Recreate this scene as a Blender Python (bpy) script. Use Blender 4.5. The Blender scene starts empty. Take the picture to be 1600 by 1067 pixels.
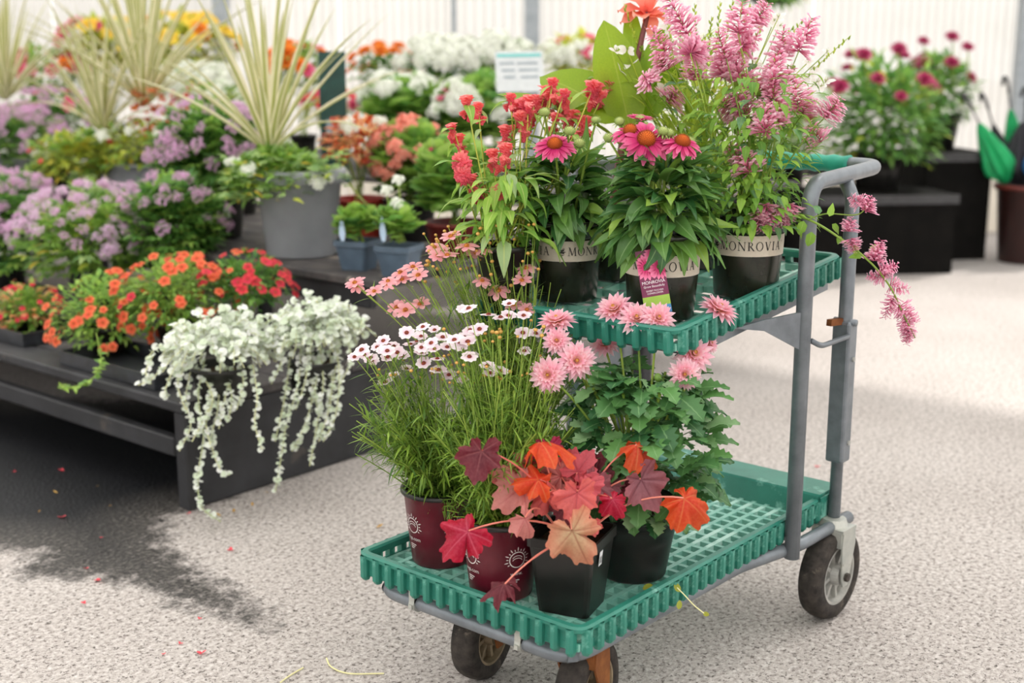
import bpy, math, random
import numpy as np
from mathutils import Vector, Matrix

random.seed(7); RNG = np.random.default_rng(7)
scene = bpy.context.scene
COL = scene.collection

# ------------------------------------------------------------------ camera
F_PX, CX, CY, HY, CAM_H = 2000.0, 800.0, 533.5, 85.0, 1.25
PITCH = math.atan((CY - HY) / F_PX); HEAD = math.radians(40.3)
FW = np.array([math.cos(HEAD), math.sin(HEAD), 0.0]); RT = np.array([math.sin(HEAD), -math.cos(HEAD), 0.0])
UPZ = np.array([0, 0, 1.0])
CAM_C = math.cos(PITCH) * FW - math.sin(PITCH) * UPZ
CAM_U = math.sin(PITCH) * FW + math.cos(PITCH) * UPZ
CAM_O = np.array([0, 0, CAM_H])
cam_d = bpy.data.cameras.new('camera'); cam = bpy.data.objects.new('camera', cam_d); COL.objects.link(cam)
cam.location = (0, 0, CAM_H); cam.rotation_euler = (math.pi / 2 - PITCH, 0, HEAD - math.pi / 2)
cam_d.sensor_width = 36; cam_d.lens = F_PX / 1600 * 36; cam_d.clip_end = 200; cam_d.clip_start = 0.05
cam_d.dof.use_dof = True; cam_d.dof.focus_distance = 2.52; cam_d.dof.aperture_fstop = 2.5
scene.camera = cam

# ------------------------------------------------------------------ sky, sun, exposure
world = bpy.data.worlds.new('world'); scene.world = world; world.use_nodes = True
bg = world.node_tree.nodes['Background']; bg.inputs[0].default_value = (1.0, 0.99, 0.975, 1); bg.inputs[1].default_value = 1.12
sun_d = bpy.data.lights.new('sun', 'SUN'); sun = bpy.data.objects.new('sun', sun_d); COL.objects.link(sun)
sun_d.energy = 2.4; sun_d.angle = math.radians(3); sun_d.color = (1.0, 0.95, 0.89)
SUN_AZ, SUN_EL = HEAD - math.radians(52), math.radians(52)
sdir = Vector((math.cos(SUN_EL) * math.cos(SUN_AZ), math.cos(SUN_EL) * math.sin(SUN_AZ), math.sin(SUN_EL)))
sun.rotation_euler = sdir.to_track_quat('Z', 'Y').to_euler()
vs = scene.view_settings
vs.view_transform = 'Standard'; vs.look = 'None'; vs.gamma = 1; vs.exposure = 0.40; vs.use_curve_mapping = False

# ------------------------------------------------------------------ helpers
def ray(x, y): return CAM_C + RT * (x - CX) / F_PX - CAM_U * (y - CY) / F_PX
def at(x, y, D): return CAM_O + ray(x, y) * D
def onz(x, y, z):
    d = ray(x, y); return CAM_O + d * (z - CAM_H) / d[2]
def depth(p): return float((np.asarray(p, float) - CAM_O) @ CAM_C)
def V(*a): return np.array(a, float)
def nrm(v):
    v = np.asarray(v, float); return v / (np.linalg.norm(v) + 1e-12)

def lin(h):
    h = h.lstrip('#'); o = []
    for i in (0, 2, 4):
        c = int(h[i:i + 2], 16) / 255
        o.append(c / 12.92 if c <= .04045 else ((c + .055) / 1.055) ** 2.4)
    return (o[0], o[1], o[2], 1)

class MB:
    """collects verts / faces / leaf coordinates, links ONE mesh object"""
    def __init__(s): s.v = []; s.f = []; s.l = []; s.n = 0
    def add(s, v, f, l=None):
        v = np.asarray(v, float).reshape(-1, 3)
        s.v.append(v); s.l.append(np.zeros_like(v) if l is None else np.asarray(l, float).reshape(-1, 3))
        o = s.n; s.f.extend([tuple(i + o for i in q) for q in f]); s.n += len(v); return s
    def box(s, a, b):
        x0, y0, z0 = a; x1, y1, z1 = b
        return s.add([(x0,y0,z0),(x1,y0,z0),(x1,y1,z0),(x0,y1,z0),(x0,y0,z1),(x1,y0,z1),(x1,y1,z1),(x0,y1,z1)],
                     [(0,3,2,1),(4,5,6,7),(0,1,5,4),(1,2,6,5),(2,3,7,6),(3,0,4,7)])
    def bar(s, p, q, w, h, up=(0, 0, 1)):
        p = np.asarray(p, float); q = np.asarray(q, float); d = nrm(q - p); sx = nrm(np.cross(d, up)); u = np.cross(sx, d)
        vs_ = [e + sx * a * w / 2 + u * b * h / 2 for e in (p, q) for a, b in ((-1,-1),(1,-1),(1,1),(-1,1))]
        return s.add(vs_, [(0,1,2,3),(7,6,5,4),(0,4,5,1),(1,5,6,2),(2,6,7,3),(3,7,4,0)])
    def tube(s, pts, r, n=10, cap=True):
        pts = [np.asarray(p, float) for p in pts]; m = len(pts)
        rr = [r] * m if np.isscalar(r) else list(r)
        T = [nrm(pts[min(i + 1, m - 1)] - pts[max(i - 1, 0)]) for i in range(m)]
        a = np.array([0, 0, 1.0]) if abs(T[0][2]) < .9 else np.array([1.0, 0, 0])
        N = nrm(np.cross(T[0], a)); vs_ = []; ls = []
        for i in range(m):
            N = nrm(N - T[i] * (N @ T[i])); B = np.cross(T[i], N)
            for k in range(n):
                t = 2 * math.pi * k / n
                vs_.append(pts[i] + rr[i] * (math.cos(t) * N + math.sin(t) * B)); ls.append((0, i / max(1, m - 1), 0))
        fs = [(i*n+k, i*n+(k+1) % n, (i+1)*n+(k+1) % n, (i+1)*n+k) for i in range(m-1) for k in range(n)]
        if cap: fs += [tuple(range(n))[::-1], tuple((m-1)*n+k for k in range(n))]
        return s.add(vs_, fs, ls)
    def lathe(s, prof, n=32, c=(0, 0, 0), closed=False):
        c = np.asarray(c, float); m = len(prof); vs_ = []
        for r, z in prof:
            for k in range(n):
                t = 2 * math.pi * k / n; vs_.append(c + V(r * math.cos(t), r * math.sin(t), z))
        fs = [(i*n+k, i*n+(k+1) % n, (i+1)*n+(k+1) % n, (i+1)*n+k) for i in range(m-1) for k in range(n)]
        if closed: fs += [((m-1)*n+k, (m-1)*n+(k+1) % n, (k+1) % n, k) for k in range(n)]
        return s.add(vs_, fs)
    def arrays(s):
        return np.concatenate(s.v) if s.v else np.zeros((0, 3)), s.f, np.concatenate(s.l) if s.l else np.zeros((0, 3))
    def mesh(s, name, m, smooth=False):
        v, f, l = s.arrays(); return make_mesh(name, v, f, l, m, smooth)
    def build(s, name, m, parent=None, smooth=False):
        return link(name, s.mesh(name, m, smooth), parent)

def make_mesh(name, v, f, l, m, smooth=False):
    me = bpy.data.meshes.new(name); me.from_pydata(v.tolist() if hasattr(v, 'tolist') else v, [], f)
    if l is not None and len(l):
        a = me.attributes.new('lc', 'FLOAT_VECTOR', 'POINT'); a.data.foreach_set('vector', np.asarray(l, np.float32).ravel())
    if m: me.materials.append(m)
    if smooth: me.polygons.foreach_set('use_smooth', [True] * len(me.polygons))
    me.update(); return me
def link(name, me, parent=None, mat4=None):
    o = bpy.data.objects.new(name, me); COL.objects.link(o)
    if parent: o.parent = parent
    if mat4 is not None: o.matrix_local = Matrix(np.asarray(mat4).tolist())
    return o
def thing(name, label, cat, loc=(0, 0, 0), group=None, rz=0.0):
    o = bpy.data.objects.new(name, None); COL.objects.link(o); o.location = Vector([float(q) for q in loc]); o.rotation_euler[2] = rz
    o.empty_display_size = .05
    return tag(o, label, cat, group)
def tag(o, label=None, cat=None, group=None, kind=None):
    if label: o['label'] = label
    if cat: o['category'] = cat
    if group: o['group'] = group
    if kind: o['kind'] = kind
    return o
def frame(pos, d, up, s=1.0, sx=None):
    """4x4: local Y along d, local Z near up"""
    y = nrm(d); u = np.asarray(up, float)
    x = np.cross(y, u)
    if np.linalg.norm(x) < 1e-5: x = np.cross(y, V(1, .2, .3))
    x = nrm(x); z = np.cross(x, y); M = np.eye(4)
    M[:3, 0] = x * (s if sx is None else sx); M[:3, 1] = y * s; M[:3, 2] = z * s; M[:3, 3] = pos; return M
def framez(pos, n, s=1.0, roll=0.0):
    """4x4: local Z along n"""
    z = nrm(n); a = V(1, 0, 0) if abs(z[0]) < .8 else V(0, 1, 0)
    x = nrm(np.cross(a, z)); y = np.cross(z, x); c, q = math.cos(roll), math.sin(roll)
    M = np.eye(4); M[:3, 0] = (x * c + y * q) * s; M[:3, 1] = (-x * q + y * c) * s; M[:3, 2] = z * s; M[:3, 3] = pos; return M
def bez(p0, p1, p2, n=8):
    p0, p1, p2 = [np.asarray(p, float) for p in (p0, p1, p2)]
    return [(1-t)**2*p0 + 2*t*(1-t)*p1 + t*t*p2 for t in np.linspace(0, 1, n)]
def smooth_path(pts, k=6):
    P = [np.asarray(p, float) for p in pts]; P = [2*P[0]-P[1]] + P + [2*P[-1]-P[-2]]; o = []
    for i in range(1, len(P) - 2):
        for t in np.linspace(0, 1, k, endpoint=False):
            a, b, c, d = P[i-1:i+3]
            o.append(.5*((2*b)+(-a+c)*t+(2*a-5*b+4*c-d)*t*t+(-a+3*b-3*c+d)*t**3))
    o.append(P[-2]); return o
def fillet(pts, rad, k=6):
    """polyline with rounded corners"""
    P = [np.asarray(p, float) for p in pts]; o = [P[0]]
    for i in range(1, len(P) - 1):
        a = P[i] + nrm(P[i-1] - P[i]) * rad; b = P[i] + nrm(P[i+1] - P[i]) * rad
        o += bez(a, P[i], b, k)
    return o + [P[-1]]

# ------------------------------------------------------------------ materials
MATS = {}
def base_mat(name):
    m = bpy.data.materials.new(name); m.use_nodes = True; nt = m.node_tree
    return m, nt, nt.nodes['Principled BSDF'], nt.nodes['Material Output']
def N(nt, t, **kw):
    n = nt.nodes.new(t)
    for k, v in kw.items():
        if k.startswith('i_'): n.inputs[k[2:].replace('_', ' ')].default_value = v
        else: setattr(n, k, v)
    return n
def ramp(nt, fac, stops, interp='LINEAR'):
    r = nt.nodes.new('ShaderNodeValToRGB'); r.color_ramp.interpolation = interp; e = r.color_ramp.elements
    while len(e) < len(stops): e.new(0.5)
    for k, (p, c) in enumerate(stops):
        e[k].position = p; e[k].color = lin(c) if isinstance(c, str) else c
    nt.links.new(fac, r.inputs[0]); return r.outputs[0]
def mixc(nt, fac, a, b, mode='MIX'):
    n = nt.nodes.new('ShaderNodeMix'); n.data_type = 'RGBA'; n.blend_type = mode
    for s, v in ((n.inputs[0], fac), (n.inputs[6], a), (n.inputs[7], b)):
        if hasattr(v, 'links') or hasattr(v, 'is_linked'): nt.links.new(v, s)
        elif isinstance(v, str): s.default_value = lin(v)
        else: s.default_value = v
    return n.outputs[2]
def math_n(nt, op, a, b=None):
    n = nt.nodes.new('ShaderNodeMath'); n.operation = op
    for s, v in ((n.inputs[0], a), (n.inputs[1], b)):
        if v is None: continue
        if hasattr(v, 'is_linked'): nt.links.new(v, s)
        else: s.default_value = v
    return n.outputs[0]
def noise(nt, scale, detail=4, rough=.6, coord='Object', vec=None):
    n = nt.nodes.new('ShaderNodeTexNoise'); n.inputs['Scale'].default_value = scale; n.inputs['Detail'].default_value = detail
    n.inputs['Roughness'].default_value = rough
    if vec is None:
        vec = nt.nodes.new('ShaderNodeTexCoord').outputs[coord]
    nt.links.new(vec, n.inputs['Vector']); return n.outputs['Fac']
def bump(nt, bs, h, strength=.3, dist=.002):
    b = nt.nodes.new('ShaderNodeBump'); b.inputs['Strength'].default_value = strength; b.inputs['Distance'].default_value = dist
    nt.links.new(h, b.inputs['Height']); nt.links.new(b.outputs[0], bs.inputs['Normal'])
def solid(name, c, c2=None, rough=.5, scale=30, metal=0.0, spec=.5, bmp=0.0, wear=None, wear_amt=.6, coord='Object', bscale=None):
    """plastic / metal / wood: two tones by noise, optional wear patches"""
    if name in MATS: return MATS[name]
    m, nt, bs, out = base_mat(name)
    bs.inputs['Roughness'].default_value = rough; bs.inputs['Metallic'].default_value = metal; bs.inputs['Specular IOR Level'].default_value = spec
    n = noise(nt, scale, coord=coord)
    col = ramp(nt, n, [(.35, c), (.7, c2 or c)])
    if wear:
        w = ramp(nt, noise(nt, scale * .45, 6, .7, coord=coord), [(wear_amt, '000000'), (wear_amt + .06, 'ffffff')])
        col = mixc(nt, w, col, wear)
    nt.links.new(col, bs.inputs['Base Color'])
    if bmp: bump(nt, bs, noise(nt, bscale or scale * 4, coord=coord), bmp)
    MATS[name] = m; return m
def leafmat(name, c1, c2, mid=None, tr=.3, rough=.5, vein=.10, tint=None, spec=.45, trc=None, gain=1.4, warm=(1.08, .98, .80)):
    """leaf: tone varies from leaf to leaf (object + mesh island), paler midrib, translucent blade"""
    if name in MATS: return MATS[name]
    m, nt, bs, out = base_mat(name); L = nt.links
    oi = N(nt, 'ShaderNodeObjectInfo'); ge = N(nt, 'ShaderNodeNewGeometry')
    r = math_n(nt, 'FRACT', math_n(nt, 'ADD', oi.outputs['Random'], ge.outputs['Random Per Island']))
    gn = lambda h: tuple(min(.92, q * gain * k) for q, k in zip(lin(h)[:3], warm)) + (1,)
    col = ramp(nt, r, [(0.0, gn(c1)), (1.0, gn(c2))])
    if tint: col = mixc(nt, ramp(nt, r, [(.8, '000000'), (.9, 'ffffff')]), col, tint)
    at_ = N(nt, 'ShaderNodeAttribute', attribute_name='lc'); sp = N(nt, 'ShaderNodeSeparateXYZ'); L.new(at_.outputs['Vector'], sp.inputs[0])
    if mid:
        ax = math_n(nt, 'ABSOLUTE', sp.outputs[0]); w = ramp(nt, ax, [(0.0, 'ffffff'), (vein, '000000')])
        col = mixc(nt, w, col, mid)
    nz = noise(nt, 60, 3, .6); col = mixc(nt, 0.35, col, mixc(nt, nz, '1a1a1a', 'ffffff'), 'SOFT_LIGHT')
    L.new(col, bs.inputs['Base Color']); bs.inputs['Roughness'].default_value = rough; bs.inputs['Specular IOR Level'].default_value = spec
    if tr > 0:
        t = N(nt, 'ShaderNodeBsdfTranslucent'); tc = mixc(nt, .5, col, trc or c2, 'MIX'); L.new(tc, t.inputs[0])
        mx = N(nt, 'ShaderNodeMixShader'); mx.inputs[0].default_value = tr
        L.new(bs.outputs[0], mx.inputs[1]); L.new(t.outputs[0], mx.inputs[2]); L.new(mx.outputs[0], out.inputs[0])
    MATS[name] = m; return m
def petalmat(name, stops, tr=.35, rough=.55, vary=None):
    """petal: colour runs from the base of the petal (lc.y=0) to its tip"""
    if name in MATS: return MATS[name]
    m, nt, bs, out = base_mat(name); L = nt.links
    at_ = N(nt, 'ShaderNodeAttribute', attribute_name='lc'); sp = N(nt, 'ShaderNodeSeparateXYZ'); L.new(at_.outputs['Vector'], sp.inputs[0])
    col = ramp(nt, sp.outputs[1], stops)
    if vary:
        oi = N(nt, 'ShaderNodeObjectInfo'); ge = N(nt, 'ShaderNodeNewGeometry')
        r = math_n(nt, 'FRACT', math_n(nt, 'ADD', oi.outputs['Random'], ge.outputs['Random Per Island']))
        col = mixc(nt, math_n(nt, 'MULTIPLY', r, .65), col, vary)
    L.new(col, bs.inputs['Base Color']); bs.inputs['Roughness'].default_value = rough; bs.inputs['Specular IOR Level'].default_value = .2
    t = N(nt, 'ShaderNodeBsdfTranslucent'); L.new(col, t.inputs[0])
    mx = N(nt, 'ShaderNodeMixShader'); mx.inputs[0].default_value = tr
    L.new(bs.outputs[0], mx.inputs[1]); L.new(t.outputs[0], mx.inputs[2]); L.new(mx.outputs[0], out.inputs[0])
    MATS[name] = m; return m

# ================================================================== ground
def ground_material():
    m, nt, bs, out = base_mat('asphalt'); L = nt.links
    co = nt.nodes.new('ShaderNodeTexCoord').outputs['Object']
    n1 = noise(nt, 85, 6, .7, vec=co); n2 = noise(nt, 1.1, 5, .6, vec=co)
    vo = N(nt, 'ShaderNodeTexVoronoi'); vo.inputs['Scale'].default_value = 120; L.new(co, vo.inputs['Vector'])
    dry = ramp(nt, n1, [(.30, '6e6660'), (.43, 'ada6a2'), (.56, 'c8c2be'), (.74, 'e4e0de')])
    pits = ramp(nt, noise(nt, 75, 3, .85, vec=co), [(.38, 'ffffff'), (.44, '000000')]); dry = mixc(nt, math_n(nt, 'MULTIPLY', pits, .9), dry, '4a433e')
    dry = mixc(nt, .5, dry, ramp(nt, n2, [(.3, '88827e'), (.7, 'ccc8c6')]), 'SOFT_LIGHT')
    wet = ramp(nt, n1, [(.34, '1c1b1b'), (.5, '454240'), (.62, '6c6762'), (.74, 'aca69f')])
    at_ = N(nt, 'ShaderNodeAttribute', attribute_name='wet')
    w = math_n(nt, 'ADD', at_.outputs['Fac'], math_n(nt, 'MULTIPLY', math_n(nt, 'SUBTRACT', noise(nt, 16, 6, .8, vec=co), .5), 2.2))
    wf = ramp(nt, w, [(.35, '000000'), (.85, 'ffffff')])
    wet_shade = ramp(nt, math_n(nt, 'ADD', at_.outputs['Fac'], math_n(nt, 'MULTIPLY', noise(nt, 9, 5, .7, vec=co), .5)), [(1.2, '000000'), (1.65, 'ffffff')]) if False else ramp(nt, math_n(nt, 'MULTIPLY', at_.outputs['Fac'], .4), [(.42, '000000'), (.9, 'ffffff')])
    wet = mixc(nt, wet_shade, wet, ramp(nt, n1, [(.34, '0d0d10'), (.6, '1e1f23'), (.75, '4c4c4e')]))  # darkest tone under the bench: wet ground plus shade painted into the colour
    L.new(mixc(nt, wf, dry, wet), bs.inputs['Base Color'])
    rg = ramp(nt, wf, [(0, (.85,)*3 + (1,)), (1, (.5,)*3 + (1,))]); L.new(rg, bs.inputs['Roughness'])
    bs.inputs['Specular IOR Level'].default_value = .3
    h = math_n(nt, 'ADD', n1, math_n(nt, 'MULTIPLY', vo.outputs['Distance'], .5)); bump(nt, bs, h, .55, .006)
    return m
def pip(x, y, P):
    """signed-ish distance of points to polygon (positive inside)"""
    P = np.asarray(P); n = len(P); ins = np.zeros(x.shape, bool); d = np.full(x.shape, 1e9)
    for i in range(n):
        a, b = P[i], P[(i + 1) % n]
        c = ((a[1] > y) != (b[1] > y)) & (x < (b[0]-a[0])*(y-a[1])/(b[1]-a[1]+1e-12)+a[0]); ins ^= c
        e = b - a; t = np.clip(((x-a[0])*e[0]+(y-a[1])*e[1])/(e@e), 0, 1)
        d = np.minimum(d, np.hypot(x-a[0]-t*e[0], y-a[1]-t*e[1]))
    return np.where(ins, d, -d)
def build_ground():
    xs = np.concatenate([[-60, -20, -5], np.arange(-.5, 4.6, .04), [6, 9, 14, 30, 60]])
    ys = np.concatenate([[-60, -20, -5], np.arange(-.5, 6.6, .04), [8, 11, 16, 30, 60]])
    X, Y = np.meshgrid(xs, ys, indexing='ij'); v = np.stack([X, Y, 0*X], -1).reshape(-1, 3); ny = len(ys)
    f = [(i*ny+j, (i+1)*ny+j, (i+1)*ny+j+1, i*ny+j+1) for i in range(len(xs)-1) for j in range(ny-1)]
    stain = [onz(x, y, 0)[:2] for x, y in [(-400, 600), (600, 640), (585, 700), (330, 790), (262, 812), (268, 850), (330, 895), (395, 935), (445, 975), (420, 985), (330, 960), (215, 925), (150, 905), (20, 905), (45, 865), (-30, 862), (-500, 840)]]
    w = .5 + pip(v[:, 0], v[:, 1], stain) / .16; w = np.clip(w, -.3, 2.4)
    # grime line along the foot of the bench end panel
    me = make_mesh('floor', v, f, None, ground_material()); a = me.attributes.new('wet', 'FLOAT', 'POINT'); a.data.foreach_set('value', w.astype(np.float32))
    tag(link('floor', me), kind='structure', label='pale speckled asphalt yard with a dark wet stain and painted bench shade')
build_ground()

# ================================================================== greenhouse wall behind
WALL_D = 9.2
def wl(x, D=WALL_D, z=0.0):     # point on a plane square to the camera heading: x metres to the right
    p = FW * D + RT * x; return V(p[0], p[1], z)
def wx(px, D=WALL_D):           # metres to the right for a column of the photograph, at eye height
    return (px - CX) / F_PX * D / math.cos(PITCH) * math.cos(PITCH)
def poly_material(name, tint, alpha):
    m, nt, bs, out = base_mat(name); L = nt.links
    d = N(nt, 'ShaderNodeBsdfDiffuse'); t = N(nt, 'ShaderNodeBsdfTranslucent'); tp = N(nt, 'ShaderNodeBsdfTransparent')
    co = nt.nodes.new('ShaderNodeTexCoord').outputs['Object']
    nz = ramp(nt, noise(nt, 1.6, 4, .6, vec=co), [(.3, tint[0]), (.7, tint[1])])
    for s in (d, t): L.new(nz, s.inputs[0])
    a = N(nt, 'ShaderNodeMixShader'); a.inputs[0].default_value = .6; L.new(d.outputs[0], a.inputs[1]); L.new(t.outputs[0], a.inputs[2])
    b = N(nt, 'ShaderNodeMixShader'); b.inputs[0].default_value = alpha; L.new(a.outputs[0], b.inputs[1]); L.new(tp.outputs[0], b.inputs[2])
    L.new(b.outputs[0], out.inputs[0]); return m
def build_wall():
    root = bpy.data.objects.new('wall_back', None); COL.objects.link(root); tag(root, 'white translucent ribbed greenhouse wall', kind='structure')
    pm = poly_material('polycarbonate', ('d8d6d0', 'e6e4e0'), .12); km = poly_material('kick_panel', ('b6ae9e', 'd6cfc0'), .15)
    steel = solid('galvanised_post', '9ba2a8', 'aeb4b9', .45, 20, .3)
    rot = Matrix.Rotation(HEAD - math.pi / 2, 4, 'Z')
    def place(mb, name, m, x, z, D=WALL_D, parent=root):
        o = mb.build(name, m, parent); p = wl(x, D, z); o.matrix_local = Matrix.Translation(Vector(p)) @ rot; return o
    def ribbed(w, h):
        mb = MB(); n = max(4, int(w / .06)); xs = np.linspace(0, w, n * 4 + 1); ph = np.arange(len(xs)) % 4
        yy = np.where((ph == 1) | (ph == 2), .012, 0.0)
        mb.add([(x, y, z) for z in (0, h) for x, y in zip(xs, yy)], [(i, i+1, len(xs)+i+1, len(xs)+i) for i in range(len(xs)-1)]); return mb
    SILL = .40
    edges = [-8.0, -6.8, -5.6, -4.4, -3.2, wx(363), -1.2, wx(712), wx(830), 1.1, 2.1, wx(1575), 4.8, 6, 7.2, 8.4]
    for a, b in zip(edges[:-1], edges[1:]):
        place(ribbed(b - a - .012, 2.5), 'panel', pm, a + .006, SILL + .05)
        place(ribbed(b - a - .012, SILL - .01), 'kick_panel', km, a + .006, 0.0)
    for k, e in enumerate(edges):
        if k in (5, 8, 11): w_, d_ = .10, .10
        elif k == 7: w_, d_ = .035, .03
        else: continue
        mb = MB(); mb.box((-w_/2, -d_ - .02, 0), (w_/2, -.02, 2.95)); place(mb, 'post', steel, e, 0)
    mb = MB(); mb.box((-8, -.07, SILL), (8.4, -.005, SILL + .06)); place(mb, 'sill_rail', solid('dark_rail', '2b2b2b', '3a3836', .6), 0, 0)
    mb = MB(); mb.box((-8, -.06, 2.9), (8.4, .03, 2.98)); place(mb, 'top_rail', steel, 0, 0)
build_wall()

# ================================================================== translucent canopy over the cart (its edge throws the shade line on the yard)
def build_roof():
    r = bpy.data.objects.new('ceiling', None); COL.objects.link(r); tag(r, 'white translucent canopy roof over the yard', kind='structure')
    m = poly_material('canopy_sheet', ('f8f8f6', 'fefefd'), .30); m.node_tree.nodes['Mix Shader'].inputs[0].default_value = .92
    steel = solid('galvanised_post', '9ba2a8'); RX = 6.78; z = 3.0
    for k in range(12):
        y = -8 + k * 1.75; mb = MB(); mb.box((-7, y, z), (RX - .24, y + 1.74, z + .006)); mb.build('sheet', m, r)
    mb = MB(); mb.box((RX - .23, -8, z - .06), (RX, 13, z + .06)); mb.build('gutter', steel, r)
    for x in (-6.5, -2, 2.2): mb = MB(); mb.box((x, -8, z - .1), (x + .06, 13, z - .002)); mb.build('rafter', steel, r)
build_roof()

# ================================================================== cart
green = solid('green_plastic', '277464', '338472', .38, 14, 0, .5, .12, wear='74b0a0', wear_amt=.58, bscale=260)
deck_m = solid('worn_sheen_green_deck', '6fae9e', '8cc4b4', .4, 20, 0, .5, .1, wear='b4dcd0', wear_amt=.55, bscale=260)  # paler than the tray: wear plus grazing sky reflection painted into the colour
tube_m = solid('grey_painted_tube', '6c7278', '82888e', .36, 18, .35, .5, .05, wear='6b4a35', wear_amt=.70)
rust = solid('rusty_steel', '6b3c20', '8f5a30', .75, 24, .3, .3, .3, wear='a59a86', wear_amt=.62)
zinc = solid('zinc_plate', 'a6a9a4', 'c0c0b8', .45, 20, .4, .5, .08, wear='77705f', wear_amt=.66)
rubber = solid('worn_rubber', '2c2927', '4a443f', .85, 40, 0, .2, .4, wear='6a6057', wear_amt=.60)
hubm = solid('grey_wheel_hub', '9a9a96', 'b5b3ac', .5, 30, .2, .4)
hubr = solid('stained_wheel_hub', '7a6a54', '97866c', .6, 30, .2, .4)
dark_steel = solid('dark_bolt', '3b3632', '57504a', .5, 40, .5)

cart = thing('nursery_cart', 'grey tube-framed flatbed nursery cart with two green plastic trays', 'cart', (2.1, 1.5, 0))
def cart_part(mb, name, m, parent=None, smooth=False):
    o = mb.build(name, m, parent or cart, smooth)
    if parent is None: o.matrix_parent_inverse = Matrix.Translation(Vector((-2.1, -1.5, 0)))
    return o

def rrect(x0, y0, x1, y1, r, k=6):
    o = []
    for cx_, cy_, a0 in ((x1-r, y0+r, -90), (x1-r, y1-r, 0), (x0+r, y1-r, 90), (x0+r, y0+r, 180)):
        for t in np.linspace(0, 90, k): 
            a = math.radians(a0 + t); o.append((cx_ + r*math.cos(a), cy_ + r*math.sin(a)))
    return o
def loop_sweep(mb, L, W, prof, r):
    """sweep (offset outward, z) profile round a rounded rectangle"""
    rings = [rrect(-d, -d, L + d, W + d, max(.004, r + d)) for d, z in prof]; n = len(rings[0]); m = len(prof)
    vs_ = [(rings[i][k][0], rings[i][k][1], prof[i][1]) for i in range(m) for k in range(n)]
    mb.add(vs_, [(i*n+k, i*n+(k+1) % n, ((i+1) % m)*n+(k+1) % n, ((i+1) % m)*n+k) for i in range(m) for k in range(n)])
RIB = None
def rib_mesh(h):
    mb = MB(); w, d = .0075, .013
    prof = [(-w, .004), (-w, -d*.55), (-w*.55, -d), (w*.55, -d), (w, -d*.55), (w, .004)]; k = len(prof)
    vs_ = [(x, y, 0) for x, y in prof] + [(x, y, -h*.86) for x, y in prof] + [(x*.7, y*.6, -h) for x, y in prof]
    fs = [(j*k+i, j*k+(i+1) % k, (j+1)*k+(i+1) % k, (j+1)*k+i) for j in range(2) for i in range(k)] + [tuple(range(2*k, 3*k))[::-1]]
    mb.add(vs_, fs); return mb.mesh('rib', green)
def tray(name, L, W, mat4, depth_, pitch, nx, ny, bw, rib_gap, label, tall_rear):
    """green moulded tray; local origin = front right corner of the rim, top at z=0; X along its length"""
    mb = MB()
    loop_sweep(mb, L, W, [(.006, -.011), (.007, -.004), (.003, 0), (-.008, 0), (-.012, -.004), (-.010, -.017), (-.004, -.017), (-.003, -.013)], .022)
    loop_sweep(mb, L, W, [(-.004, -depth_ + .013), (-.001, -depth_ + .013), (-.001, -depth_ - .002), (-.006, -depth_ - .002), (-.006, -depth_ + .013)], .022)
    mb.box((.0015, .012, -depth_), (.0045, W - .012, -.010))
    t = cart_part(mb, name, green, None); t.matrix_parent_inverse = Matrix.Identity(4)
    t.matrix_local = Matrix.Translation(Vector((-2.1, -1.5, 0))) @ Matrix(np.asarray(mat4).tolist()); t['label'] = label
    rm = rib_mesh(depth_ + .006)
    def put(x, y, rz):
        link('rib', rm, t, np.array(Matrix.Translation(Vector((x, y, -.004))) @ Matrix.Rotation(rz, 4, 'Z')))
    nL = int(round((L - .03) / rib_gap)); nW = int(round((W - .03) / rib_gap))
    for i in range(nL + 1):
        x = .018 + (L - .036) * i / nL; put(x, .001, 0); put(x, W - .001, math.pi)
    for i in range(nW + 1):
        y = .018 + (W - .036) * i / nW; put(.001, y, -math.pi / 2)
        if not tall_rear: put(L - .001, y, math.pi / 2)
    zt = -depth_ + .012; zb = zt - .015
    bx_ = MB(); bx_.box((0, -bw/2, zb), (L - .012, bw/2, zt)); bxm = bx_.mesh('deck_bar', deck_m)
    by_ = MB(); by_.box((-bw/2, 0, zb + .001), (bw/2, W - .012, zt - .0006)); bym = by_.mesh('deck_bar', deck_m)
    for j in range(ny + 1): link('deck_bar', bxm, t, np.array(Matrix.Translation(Vector((.006, .012 + (W - .024) * j / ny, 0)))))
    for i in range(nx + 1): link('deck_bar', bym, t, np.array(Matrix.Translation(Vector((.012 + (L - .024) * i / nx, .006, 0)))))
    return t
LT = np.eye(4); LT[:3, 3] = (1.642, 1.238, .280)
LTL, LTW = .955, .555
lower = tray('lower_tray', LTL, LTW, LT, .046, .033, 27, 16, .0105, .034, 'lower green tray with square-holed deck', True)
# raised end board with wide flange at the rear of the lower tray
mb = MB(); x0, x1, xm = LTL - .105, LTL + .014, LTL - .085
prof = [(x0, -.041), (xm, .006), (xm + .004, .010), (x1, .010), (x1, .004), (x1 - .012, .002), (x1 - .012, -.05), (x1 - .02, -.05), (x1 - .02, 0), (xm + .006, 0), (x0 + .010, -.041)]
k = len(prof); mb.add([(x, y, z) for y in (-.006, LTW + .006) for x, z in prof], [(i, (i+1) % k, k+(i+1) % k, k+i) for i in range(k)] + [tuple(range(k))[::-1], tuple(range(k, 2*k))])
mb.build('end_board', green, lower)
mb = MB()
for yy in (-.012, LTW + .004):
    mb = MB(); mb.box((LTL - .085, yy, -.045), (LTL - .01, yy + .004, .004)); mb.build('end_gusset', green, lower)

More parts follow.
